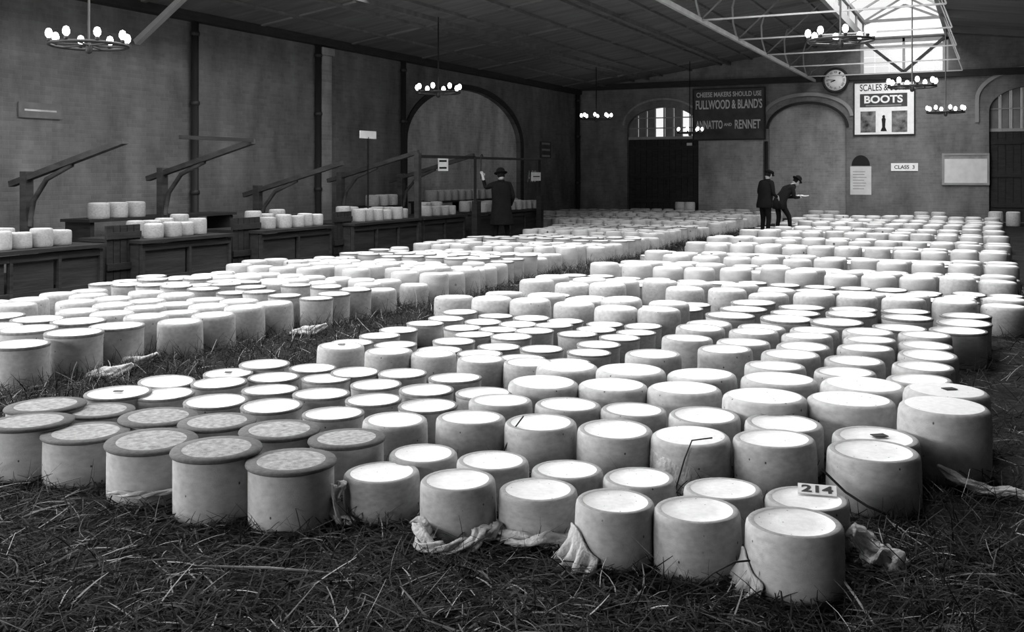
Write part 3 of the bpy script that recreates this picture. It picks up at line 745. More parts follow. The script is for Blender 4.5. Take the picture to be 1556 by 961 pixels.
def free(x, y, d):
    for q in CH:
        if abs(q[1] - y) < .6 and math.hypot(q[0] - x, q[1] - y) < (q[2] + d) / 2 * .96: return False
    for q in MENPOS:
        if math.hypot(q[0] - x, q[1] - y) < q[2] + d / 2: return False
    return True
ROWN = {'main': 0, 'side': 0}
def lot(xa, xb, y0, rows, D, h, t, key, name=None, px=1.05, py=1.03, jx=.02):
    n = int((xb - xa) / (D * px)) + 1
    for r_ in range(rows):
        y = y0 + r_ * D * py
        if name in ROWN: ROWN[name] += 1; rn = ('the %s main-block row past the dark-edged lot' if name == 'main' else 'the %s row of the block beside the stalls') % ORD[ROWN[name] - 1]
        else: rn = 'the %s row of %s' % (ORD[r_], name)
        off = random.uniform(-.04, .04)
        for k in range(n):
            d = D * random.uniform(.96, 1.0)
            x = xb - k * D * px + off + random.gauss(0, jx); yy = y + random.gauss(0, jx * .8)
            if free(x, yy, d): CH.append((x, yy, d, h * random.uniform(.94, 1.06), t, key, 0, rn))
SETS['midT'] = ('low white cheese with thin rim among the close rows beyond the nearest straw gap', 'low thin rimmed cheeses')
SETS['midB'] = ('stout pale cheese showing its side above the lower rows before it', 'stout cheeses fronting later lots')
SETS['midK'] = ('dark-edged white-topped cheese in the close rows beside the straw at the block edge', 'dark edged cheeses')
SETS['midN'] = ('plain pale cheese behind the big smooth ones, packed close', 'plain packed cheeses')
SETS['far'] = ('pale cheese in the receding rows towards the far wall', 'receding main rows')
SETS['left'] = ('pale tall cheese in the separate block between the straw aisle and the stalls', 'cheeses of the stall-side block')
SETS['leftfront'] = ('tall thin-rimmed cheese along the straw aisle at the stall-side block', 'aisle edge of the stall-side block')
men_px = ((1163, 360), (1192, 355), (762, 375))
for q in men_px:
    q = on_floor(*q); d_ = Vector((-q.x, -q.y)).normalized()
    for f_, r_ in ((0, .22), (.35, .2), (.7, .15)) + (((1.05, .12),) if q.x < -8 else ()): MENPOS.append((q.x + d_.x * f_, q.y + d_.y * f_, r_))
# main block, wall-ward half and aisle half
lot(-5.15, -2.9, 7.02, 6, .375, .20, 'T', 'midT', 'low thin-rimmed cheeses past the gap')
lot(-5.35, -2.9, 9.35, 2, .44, .31, 'B', 'midB', 'stout cheeses beside the aisle')
lot(-5.35, -2.9, 10.22, 2, .40, .20, 'T', 'midT', 'low cheeses behind the stout lot')
lot(-2.75, -.42, 7.02, 5, .43, .30, 'R', 'midN', 'ringed cheeses behind the smooth ones')
lot(-2.75, -.2, 9.25, 3, .47, .31, 'T', 'midK', 'dark-edged cheeses at the outer edge')
y = 11.15; k = 0
while y < 33.4:
    D = (.45, .40, .44, .42)[k % 4]; h = (.31, .20, .33, .22)[k % 4]; t = 'BTBR'[k % 4]; rows = (2, 3, 2, 3)[k % 4]
    rows = min(rows, int((33.9 - y) / D))
    if rows < 1: break
    lot(-5.35, .15, y, rows, D, h, t, 'midB' if k % 2 == 0 and y < 16 else 'far', 'main'); y += rows * D * 1.03 + .05; k += 1
# stall-side block
lot(-9.4, -6.72, 4.72, 4, .47, .33, 'T', 'leftfront', 'side')
lot(-9.5, -6.55, 6.72, 4, .41, .33, 'R', 'leftfront', 'side')
y = 8.5; k = 0
while y < 33.5:
    D = (.37, .36, .38, .36)[k % 4]; h = (.34, .29, .36, .31)[k % 4]; t = 'TBRB'[k % 4]; rows = 3
    lot(-9.6 if y < 25.4 else -13.4, -6.42 + .1 * math.sin(k), y, rows, D, h, t, 'leftfront' if y < 9.5 else 'left', 'side'); y += rows * D * 1.03 + .04; k += 1

vis = []; far = []
for c in CH:
    X, Y, z = to_px((c[0], c[1], c[3]))
    if z > 1 and -40 < X < 1600: vis.append((z, c))
vis.sort(key=lambda q: q[0])
NIND = 268
def add_cheese(c, label, group, split, zbase=0.0):
    X, Y, D, h, t, key, i = c[:7]; vv = random.randrange(4); sc = (D / 2, D / 2, h); rz = random.uniform(0, 6.28)
    if split:
        root = empty('cheese', (X, Y, zbase), rz)
        root.rotation_euler.x = random.gauss(0, .012); root.rotation_euler.y = random.gauss(0, .012)
        for nm, me in SPLIT[t, vv]:
            o = link(nm, me, root); o.scale = sc
    else:
        root = link('cheese', WHOLE[t, vv], None, (X, Y, zbase)); root.scale = sc
        root.rotation_euler = (random.gauss(0, .012), random.gauss(0, .012), rz)
    tag(root, label, 'cheese', group)
    return root
BYID = {}
rows_ = {}
for c in CH: rows_.setdefault(c[7], []).append(c)
for rn in rows_: rows_[rn].sort(key=lambda c: c[0] * (-1 if 'stalls' in rn else 1))
KINDS = {'B': 'smooth pale', 'R': 'ringed pale', 'T': 'thin-rimmed pale', 'D': 'dark-rimmed'}
for n_, (z, c) in enumerate(vis[:NIND]):
    lab, grp = '%s cheese from the aisle in %s' % (ORD[rows_[c[7]].index(c)], c[7]), SETS[c[5]][1]
    if len(lab.split()) < 16: lab = lab.replace(' cheese', ' pale cheese', 1)
    if c[6] in OWN: o = add_cheese(c, OWN[c[6]], grp, True)
    else: o = add_cheese(c, lab, grp, n_ < 110 or c[6] > 0)
    if c[6]: BYID[c[6]] = c
# the remaining far cheeses: one object
m_ = MB(); SM = [M_RIND, M_CAP, M_RIMR, M_RIMT]
for z, c in vis[NIND:]:
    X, Y, D, h, t, key, i = c[:7]; side, cap, rim = PROF[t]; rr = D / 2; seg = 20 if z < 18 else 14
    pr = [(r_ * rr, q * h) for r_, q in (side[1:] + (rim[1:] if rim else []) + [cap[1] if not rim else cap[0], (0, cap[-1][1])])]
    ms = [0] * (len(side) - 2) + [2 if t == 'R' else 3] * ((len(rim) - 1) if rim else 0) + [1] * 9
    m_.lathe(pr, seg, ms, origin=(X, Y, 0))
o = m_.build('cheese_rows', SM); tag(o, 'hundreds of pale cheeses massed in rows as far as the walls', 'cheeses', None, 'stuff')

# cheeses standing on the counters and shelves, and stacked by the far door
SG = 'cheeses on the stall counters'
def on_counter(x, X=-11.75, z0=.63, D=.36, h=.27, lab='pale cheese standing on a dark stall counter', g=SG, t='B'):
    y = on_X(x, 300, X).y
    if any(abs(q - y) < D * .95 and abs(X - qx) < .3 for q, qx in CNT): return
    CNT.append((y, X)); add_cheese((X, y, D, h, t, '', 0), lab, g, False, z0)
CNT = []
for (a_, b_), nm in zip([u[:2] for u in units], ('by the recessed gate', 'under the long canopy arms', 'at the narrow gate', 'below the sign on a post', 'under the hanging class card', 'inside the pole frame')):
    ya, yb = on_X(max(a_, -30), 350, -11.65).y, on_X(b_, 350, -11.65).y; yb -= .3; y = ya + .25; k = 0
    while y < yb - .12:
        if 1: add_cheese((-11.66 + random.gauss(0, .03), y, .30, random.uniform(.21, .27), 'B', '', 0), ORD[k] + ' front cheese towards the far wall on the counter ' + nm, 'cheeses on the counter ' + nm, False, .63)
        if random.random() < .75: add_cheese((-12.15 + random.gauss(0, .03), y + .1, .31, random.uniform(.24, .32), 'B', '', 0), ORD[k] + ' rear cheese towards the far wall on the counter ' + nm, 'cheeses behind on the counter ' + nm, False, .63)
        y += random.uniform(.315, .37); k += 1
for k in range(9): on_counter(655 + k * 10.5, -13.65, .86, .38, .3, ORD[k] + ' pale cheese along the shelf under the blind arch', 'cheeses on the arch shelf')
for k, x in enumerate((566, 580, 594)): on_counter(x, -13.65, .82, .36, .27, ORD[k] + ' pale cheese along the small back shelf behind the middle stalls', 'cheeses on the small back shelf')
for k, x in enumerate((150, 178, 205)): on_counter(x, -13.65, .86, .36, .27, ORD[k] + ' dim cheese along the long back shelf behind the near stalls', 'cheeses on the long back shelf')
for k, x in enumerate((966, 980, 998, 1016, 1034, 1048)):
    p = on_Y(x, 300, 34.2); add_cheese((p.x, 34.2, .40, .34, 'B', '', 0), ORD[k] + ' tall cheese from the side wall before the dark boarded door', 'cheeses before the boarded door', False)
for k, x in enumerate((1034, 1048)):
    p = on_Y(x, 300, 34.2); add_cheese((p.x, 34.2, .38, .25, 'B', '', 0), ORD[k] + ' stacked cheese from the side wall before the dark boarded door', 'stacked cheeses before the boarded door', False, .345)
for k, x in enumerate((1106, 1128, 1240, 1264)): 
    p = on_Y(x, 300, 34.3); add_cheese((p.x, 34.3, .52, .36, 'B', '', 0), ORD[k] + ' broad cheese along the far wall by the two reading men', 'broad cheeses at the far wall', False)
for k, x in enumerate((1400, 1426)): 
    p = on_Y(x, 300, 34.3); add_cheese((p.x, 34.3, .45, .38, 'B', '', 0), ORD[k] + ' broad cheese at the far wall below the notice board', 'broad cheeses below the notice board', False)
for k, x in enumerate((1513, 1540)):
    p = on_Y(x, 300, 33.9); q = add_cheese((p.x, 33.9, .42, .44, 'B', '', 0), ORD[k] + ' tall narrow cheese in front of the arched far door', 'tall cheeses at the arched door', False)

# ------------------------------------------------------------ cloths, cards and tags
def cloth_roll(path, rads, label, lobes=3, twist=9.0, amp=.35, seed=0):
    """twisted roll of cloth: lobed cross-section turning along a path"""
    r_ = random.Random(seed); pts = [Vector(p) for p in path]
    # resample
    P = []; R_ = []
    n = 40
    for k in range(n + 1):
        f = k / n * (len(pts) - 1); i = min(int(f), len(pts) - 2); g = f - i
        p0, p1, p2, p3 = pts[max(i - 1, 0)], pts[i], pts[i + 1], pts[min(i + 2, len(pts) - 1)]
        P.append(.5 * ((2 * p1) + (p2 - p0) * g + (2 * p0 - 5 * p1 + 4 * p2 - p3) * g * g + (3 * p1 - p0 - 3 * p2 + p3) * g ** 3))
        R_.append(rads[i] * (1 - g) + rads[i + 1] * g)
    seg = 22; vs = []; fs = []
    ph = r_.uniform(0, 6)
    for k, p in enumerate(P):
        d = (P[min(k + 1, n)] - P[max(k - 1, 0)]).normalized(); rt = d.cross(Vector((0, 0, 1)))
        if rt.length < .1: rt = Vector((1, 0, 0))
        rt.normalize(); up = rt.cross(d)
        for s_ in range(seg):
            a = 2 * math.pi * s_ / seg
            rad = R_[k] * (1 + amp * math.cos(lobes * a + twist * k / n + ph) + .12 * math.cos(7 * a - 14 * k / n) + r_.uniform(-.06, .06))
            q = p + (rt * math.cos(a) + up * math.sin(a) * .8) * rad
            vs.append((q.x, q.y, max(q.z, .004)))
    for k in range(n):
        for s_ in range(seg): fs.append((k * seg + s_, k * seg + (s_ + 1) % seg, (k + 1) * seg + (s_ + 1) % seg, (k + 1) * seg + s_))
    fs += [tuple(range(seg)), tuple(range(n * seg, (n + 1) * seg))]
    m_ = MB(); m_.add(vs, fs, 0, True); o = m_.build('cheesecloth', M_CLOTH); tag(o, label, 'cloth')
    return o
def cloth_drape(c, ang0, ang1, z0, label, flare=.10, folds=5, seed=1, low=0.0, lift=.012):
    """cloth hanging down the side of cheese c between two angles, fluted and flaring at the foot; has thickness"""
    X, Y, D, h = c[:4]; rr = D / 2; nu, nv = 44, 16; r_ = random.Random(seed); ph = r_.uniform(0, 6); vs = []; fs = []
    for side in (0, 1):
        for j in range(nv + 1):
            v = j / nv
            for i in range(nu + 1):
                u = i / nu; a = ang0 + (ang1 - ang0) * u; e = math.sin(math.pi * u) ** .5
                zt = h * z0 * (1 - .62 * u) * (.75 + .25 * e) + .01 * math.sin(9 * u + ph); z = zt * (1 - v) + low * v
                rad = rr + lift + (flare * v ** 1.6) * (.35 + 1.0 * abs(math.cos(folds * math.pi * u + ph + .6 * v))) + .012 * v * math.cos(17 * u + 5 * v) + r_.uniform(-.002, .002)
                rad -= .006 * side
                vs.append((X + rad * math.cos(a), Y + rad * math.sin(a), max(.003, z)))
    K = (nv + 1) * (nu + 1)
    for j in range(nv):
        for i in range(nu):
            q = j * (nu + 1) + i; fs.append((q, q + 1, q + nu + 2, q + nu + 1)); fs.append((K + q, K + q + nu + 1, K + q + nu + 2, K + q + 1))
    for i in range(nu): fs.append((i, K + i, K + i + 1, i + 1)); q = nv * (nu + 1) + i; fs.append((q, q + 1, K + q + 1, K + q))
    for j in range(nv): q = j * (nu + 1); fs.append((q, q + nu + 1, K + q + nu + 1, K + q)); q += nu; fs.append((q, K + q, K + q + nu + 1, q + nu + 1))
    m_ = MB(); m_.add(vs, fs, 0, True); o = m_.build('cheesecloth', M_CLOTH); tag(o, label, 'cloth')
    return o
def cloth_braid(path, R0, label, strands=3, turns=2.2, seed=0, thin=.55):
    """loosely plaited cloth: strands winding round a path, one mesh"""
    r_ = random.Random(seed); pts = [Vector(p) for p in path]; n = 56; P = []
    for k in range(n + 1):
        f = k / n * (len(pts) - 1); i = min(int(f), len(pts) - 2); g_ = f - i
        p0, p1, p2, p3 = pts[max(i - 1, 0)], pts[i], pts[i + 1], pts[min(i + 2, len(pts) - 1)]
        P.append(.5 * ((2 * p1) + (p2 - p0) * g_ + (2 * p0 - 5 * p1 + 4 * p2 - p3) * g_ * g_ + (3 * p1 - p0 - 3 * p2 + p3) * g_ ** 3))
    m_ = MB(); seg = 14
    for q in range(strands):
        ph = 2 * math.pi * q / strands + r_.uniform(-.3, .3); vs = []; fs = []; w1, w2 = r_.uniform(0, 6), r_.uniform(0, 6)
        for k, p in enumerate(P):
            d = (P[min(k + 1, n)] - P[max(k - 1, 0)]).normalized(); rt = d.cross(Vector((0, 0, 1)))
            if rt.length < .1: rt = Vector((1, 0, 0))
            rt.normalize(); up = rt.cross(d); f = k / n; env = math.sin(math.pi * min(1, max(0, .06 + .88 * f))) ** .45
            a_ = ph + turns * 2 * math.pi * f + .5 * math.sin(7 * f + w1); off = R0 * env * (.75 + .3 * math.sin(11 * f + w2))
            c = p + (rt * math.cos(a_) + up * math.sin(a_) * .75) * off; rad_ = R0 * thin * env * (1 + .25 * math.sin(9 * f + w2))
            for s_ in range(seg):
                t_ = 2 * math.pi * s_ / seg; rr_ = rad_ * (1 + .28 * math.cos(3 * t_ + 20 * f + w1) + .15 * math.cos(5 * t_ - 31 * f) + r_.uniform(-.05, .05))
                v_ = c + (rt * math.cos(t_) * 1.25 + up * math.sin(t_) * .75) * rr_; vs.append((v_.x, v_.y, max(v_.z, .004)))
        for k in range(n):
            for s_ in range(seg): fs.append((k * seg + s_, k * seg + (s_ + 1) % seg, (k + 1) * seg + (s_ + 1) % seg, (k + 1) * seg + s_))
        fs += [tuple(range(seg)), tuple(range(n * seg, (n + 1) * seg))]
        m_.add(vs, fs, 0, True)
    return tag(m_.build('cheesecloth', M_CLOTH), label, 'cloth')
VD = math.atan2(-1, 0)           # angle of the side that faces -Y
def ring_pts(c, a0, a1, n, dr, z): 
    return [(c[0] + (c[2] / 2 + dr) * math.cos(a0 + (a1 - a0) * k / (n - 1)), c[1] + (c[2] / 2 + dr) * math.sin(a0 + (a1 - a0) * k / (n - 1)), z) for k in range(n)]
g = lambda i: BYID[i]
rad = math.radians
camdir = lambda c: math.atan2(-c[1], -c[0])
a = camdir(g(13)); c = g(13); cloth_braid([(q[0], q[1], q[2]) for q in ring_pts(c, a - 1.25, a - .95, 2, .03, .07)] + [(c[0] + .30 * math.cos(a - .55), c[1] + .30 * math.sin(a - .55), .04), (c[0] + .33 * math.cos(a - .2), c[1] + .33 * math.sin(a - .2), .035), (c[0] + .27 * math.cos(a + .15), c[1] + .27 * math.sin(a + .15), .05)] + ring_pts(c, a + .5, a + 1.25, 3, .045, .065), .034, 'thick twist of cheesecloth looped round a front cheese', 3, 2.6, 2)
a = camdir(g(14)); cloth_braid(ring_pts(g(14), a - 1.45, a + 1.0, 7, .035, .05), .030, 'flat roll of cheesecloth along the foot of a ringed front cheese', 2, 1.1, 4, .8)
a = camdir(g(15)); cloth_drape(g(15), a - 1.5, a - .35, .80, 'fluted cheesecloth hanging down beside the scored front cheese', .075, 4, 5)
a = camdir(g(17)); cloth_drape(g(17), a - 1.6, a - .6, .70, 'narrow folded cheesecloth hanging by the corner cheese', .06, 4, 6)
a = camdir(g(12)); c = g(12); cloth_braid(ring_pts(c, a - 1.35, a - 1.15, 2, .03, .17) + [tuple(ring_pts(c, a - 1.15, a - 1.15, 2, .075, .1)[0]), tuple(ring_pts(c, a - .95, a - .95, 2, .06, .04)[0]), tuple(ring_pts(c, a - .6, a - .6, 2, .05, .03)[0])], .026, 'looped cheesecloth hanging beside the low ringed cheese', 2, 1.5, 7, .7)
a = camdir(g(3)); cloth_braid(ring_pts(g(3), a - .9, a + .5, 4, .025, .08) + [tuple(ring_pts(g(3), a + .9, a + .9, 2, .03, .12)[0]), tuple(ring_pts(g(3), a + 1.2, a + 1.2, 2, .02, .19)[0])], .016, 'torn cloth strip tied round a dark rimmed cheese', 3, 2, 8, .6)
c = g(23); cloth_braid([(c[0] + .19, c[1] - .06, .15), (c[0] + .24, c[1] - .07, .11), (c[0] + .30, c[1] - .10, .06), (c[0] + .36, c[1] - .13, .05), (c[0] + .37, c[1] - .19, .03)], .042, 'bunched cheesecloth bundle beside the cheese with the number card', 3, .7, 9, .85)
c = g(32); cloth_braid([(c[0] - .02, c[1] - .28, .12), (c[0] + .12, c[1] - .33, .06), (c[0] + .24, c[1] - .34, .04), (c[0] + .33, c[1] - .36, .05), (c[0] + .42, c[1] - .38, .03)], .024, 'knotted trailing cheesecloth on the straw by the tallest smooth cheese', 3, 1.2, 10, .7)
a = camdir(g(28)); cloth_drape(g(28), a - 1.35, a + .9, .92, 'crumpled wet cheesecloth clinging to a cheese side', .022, 9, 11, .01, .003)
a = camdir(g(5)); cloth_drape(g(5), a + .95, a + 1.5, .85, 'pale cloth flap standing beside the spotted dark rimmed cheese', .05, 2, 12)
def cheese_near(x, y):
    p = on_floor(x, y); return min(CH, key=lambda q: math.hypot(q[0] - p.x, q[1] - p.y))
for k, (x, y, lab) in enumerate(((165, 578, 'crumpled cheesecloth on the aisle straw beside the nearest stall-side cheeses'), (205, 560, 'small heap of cheesecloth on the straw at the stall-side block edge'), (468, 512, 'crumpled cheesecloth lying in the straw aisle further along'),
                              (380, 508, 'cheesecloth strip hanging to the straw at the aisle edge'), (600, 463, 'small cheesecloth heap by the aisle where the rows narrow'), (1330, 790, ''))):
    if not lab: continue
    p = on_floor(x, y); cloth_roll([(p.x - .16, p.y - .08, .03), (p.x - .05, p.y - .02, .05), (p.x + .06, p.y + .02, .06), (p.x + .16, p.y + .1, .12)], [.025, .05, .055, .02], lab, 3, 4, .3, seed=20 + k)

def card(c, size, rot, tx, label, name, dx=0, dy=0, dark=False):
    X, Y, D, h = c[:4]; root = empty(name, (X + dx, Y + dy, h + .006), rot); tag(root, label, 'card' if tx else 'tag')
    m_ = MB(); m_.box(-size[0] / 2, size[0] / 2, -size[1] / 2, size[1] / 2, -.002, .002); m_.build('card_sheet', M_INK if dark else M_PAPER, root)
    if tx: text('lettering', tx, size[1] * .72, size[0] * .82, M_INK, root, (0, 0, .0035), (0, 0, 0), bold=.035)
    return root
o = card(g(23), (.165, .085), TH - .28, '214', 'white card printed 214 leaning on a front cheese top', 'number_card', .03, .09); o.rotation_euler.x = .22; o.location.z += .008
for i, lab in ((31, 'small dark tag on the ringed cheese below the smooth ones'), (33, 'small dark label on the smooth cheese at the block edge')):
    card(g(i), (.075, .055), TH + .2, None, lab, 'paper_tag', .02, 0, True)
card(g(51), (.05, .035), TH, None, 'small dark tag on a thin-rimmed cheese at the aisle edge', 'paper_tag', 0, 0, True)
card(g(49), (.06, .03), TH, None, 'small dark tag on the outermost thin-rimmed cheese', 'paper_tag', 0, 0, True)
card(g(72), (.06, .035), TH, None, 'small dark tag on the pale cheese where the aisle bends', 'paper_tag', 0, .02, True)

# ------------------------------------------------------------ ring lamps
def ring_lamp(px, py, z, dia, n, label):
    c = at_z(px, py, z); root = empty('ring_lamp', tuple(c)); tag(root, label, 'lamp', None); r_ = dia / 2
    m_ = MB(); m_.tube([(r_ * math.cos(2 * math.pi * k / 40), r_ * math.sin(2 * math.pi * k / 40), 0) for k in range(40)], .022, 8, closed=True); m_.build('ring', M_BLACK, root)
    for k in range(3):
        a = math.pi * k / 3; m_ = MB(); m_.tube([(-r_ * math.cos(a), -r_ * math.sin(a), 0), (r_ * math.cos(a), r_ * math.sin(a), 0)], .012, 6); m_.build('spoke', M_BLACK, root)
    zt = zroof(c.x) - c.z - .05 if not (LX0 < c.x < LX1) else LRZ - c.z - .05
    m_ = MB(); m_.tube([(0, 0, -.08), (0, 0, zt)], .016, 8); m_.lathe([(0, -.12), (.04, -.1), (.05, -.05), (.04, 0), (.02, .05)], 10); m_.build('rod', M_BLACK, root)
    for k in range(n):
        a = 2 * math.pi * (k + .35) / n; x, y = r_ * math.cos(a), r_ * math.sin(a)
        m_ = MB(); m_.lathe([(0, 0), (.022, 0), (.03, .03), (.02, .05)], 8, origin=(x, y, .015)); h_ = m_.build('burner', M_BLACK, root)
        m_ = MB(); m_.lathe([(.02, .05), (.045, .085), (.048, .12), (.032, .165), (0, .18)], 12, origin=(x, y, .015)); m_.build('globe', M_BULB, h_)
    l = bpy.data.lights.new('ring_lamp_light', 'POINT'); l.energy = 6; l.shadow_soft_size = dia / 2
    lo = bpy.data.objects.new('ring_lamp_light', l); COL.objects.link(lo); lo.parent = root; lo.location = (0, 0, .35)
    return root
for a_ in ((135, 69, 13.4, 1.0, 8, 'ring lamp with white mantles hanging near the stall wall over the nearest counter'), (666, 141, 22.7, 1.0, 8, 'ring lamp hanging before the blind arch of the side wall'),
          (906, 181, 33, 1.0, 8, 'ring lamp hanging near the far corner downpipe'), (1277, 62, 15.8, 1.0, 8, 'large black ring lamp on a long rod under the lantern'),
          (1386, 132, 22.2, 1.0, 8, 'ring lamp whose globes overlap the boot poster'), (1437, 171, 28.4, 1.0, 8, 'ring lamp hanging beside the boot poster over the notice board'),
          (1048, 202, 34.3, .85, 7, 'ring lamp in front of the dark boarded door head')): ring_lamp(*a_)

# ------------------------------------------------------------ people
def skin_mesh(nodes, edges, mats_fn, sub=2, root=0):
    me = bpy.data.meshes.new('skin_tmp'); me.from_pydata([n[0] for n in nodes], edges, []); o = bpy.data.objects.new('skin_tmp', me); COL.objects.link(o)
    md = o.modifiers.new('skin', 'SKIN'); md.use_smooth_shade = True
    sv = me.skin_vertices[0].data
    for i, n in enumerate(nodes):
        rr = n[1]; sv[i].radius = rr if isinstance(rr, tuple) else (rr, rr)
    seen = set()                       # a root per connected chain
    adj = {i: [] for i in range(len(nodes))}
    for a_, b_ in edges: adj[a_].append(b_); adj[b_].append(a_)
    for i in range(len(nodes)):
        if i in seen: continue
        stck = [i]; sv[i].use_root = True
        while stck:
            q = stck.pop()
            if q in seen: continue
            seen.add(q); stck += adj[q]
    sd = o.modifiers.new('sub', 'SUBSURF'); sd.levels = sub; sd.render_levels = sub
    dg = bpy.context.evaluated_depsgraph_get(); out = bpy.data.meshes.new_from_object(o.evaluated_get(dg))
    bpy.data.objects.remove(o); bpy.data.meshes.remove(me)
    return out
def hand_nodes(nodes, edges, wrist, d, side, curl):
    """palm and five fingers continuing a wrist in direction d; side = thumb direction; curl = palm normal"""
    d, side, curl = Vector(d).normalized(), Vector(side).normalized(), Vector(curl).normalized(); w0 = Vector(wrist)
    base = len(nodes); nodes.append((w0 + d * .05, (.036, .02))); palm = base
    for k, (off, ln) in enumerate(((.03, .070), (.010, .078), (-.010, .072), (-.030, .056))):
        p = w0 + d * .085 + side * off; i = len(nodes)
        nodes.append((p, .0095)); nodes.append((p + d * ln * .5 + curl * ln * .2, .009)); nodes.append((p + d * ln * .7 + curl * ln * .62, .0075))
        edges += [(palm, i), (i, i + 1), (i + 1, i + 2)]
    p = w0 + d * .035 + side * .03; i = len(nodes); nodes += [(p + side * .012, .011), (p + side * .03 + d * .03 + curl * .012, .010), (p + side * .03 + d * .055 + curl * .03, .008)]
    edges += [(palm, i), (i, i + 1), (i + 1, i + 2)]
    return palm
def head_mesh(mb, pos, yaw, tilt):
    """face, nose, ears, hair as one closed head; material 1 skin, 2 hair"""
    nu, nv = 20, 14; M_ = Matrix.Translation(Vector(pos)) @ Matrix.Rotation(yaw, 4, 'Z') @ Matrix.Rotation(tilt, 4, 'X')
    vs = []; fs = []; mi = []
    for j in range(nv + 1):
        t = math.pi * j / nv; z = math.cos(t)
        for i in range(nu):
            a = 2 * math.pi * i / nu; x, y = math.sin(t) * math.cos(a), math.sin(t) * math.sin(a)     # face looks to +y
            wx = .076 * (1 - .18 * max(0, -z)); wy = .095 * (1 - .08 * max(0, -z))
            px_, py_, pz = x * wx, y * wy + (.012 if z < -.2 and y > 0 else 0), z * .115
            if y > .75 * math.sin(t) and abs(x) < .3:
                if -.35 < z < .1: py_ += .022 * (1 - abs(z + .15) / .3) * (1 - abs(x) / .3)      # nose
                if -.62 < z < -.45: py_ += .006
            if y > .5 and .05 < z < .3 and .2 < abs(x) < .6: py_ -= .008                         # eye sockets
            if abs(x) > .9 * math.sin(t) and -.35 < z < .2 and y < .35: px_ *= 1.14               # ears
            vs.append(M_ @ Vector((px_, py_, pz)))
    for j in range(nv):
        for i in range(nu):
            f = (j * nu + i, j * nu + (i + 1) % nu, (j + 1) * nu + (i + 1) % nu, (j + 1) * nu + i); a = 2 * math.pi * (i + .5) / nu; z = math.cos(math.pi * (j + .5) / nv)
            hair = (z > .45) or (math.sin(a) < .15 and z > -.45)
            mb.add([vs[q] for q in f], [(0, 1, 2, 3)], 2 if hair else 1, True)
    for s_ in (-1, 1):       # eyes
        c = M_ @ Vector((s_ * .03, .084, .014)); mb.lathe([(0, -.008), (.008, 0), (0, .008)], 8, [2, 2], origin=tuple(c))
    return M_
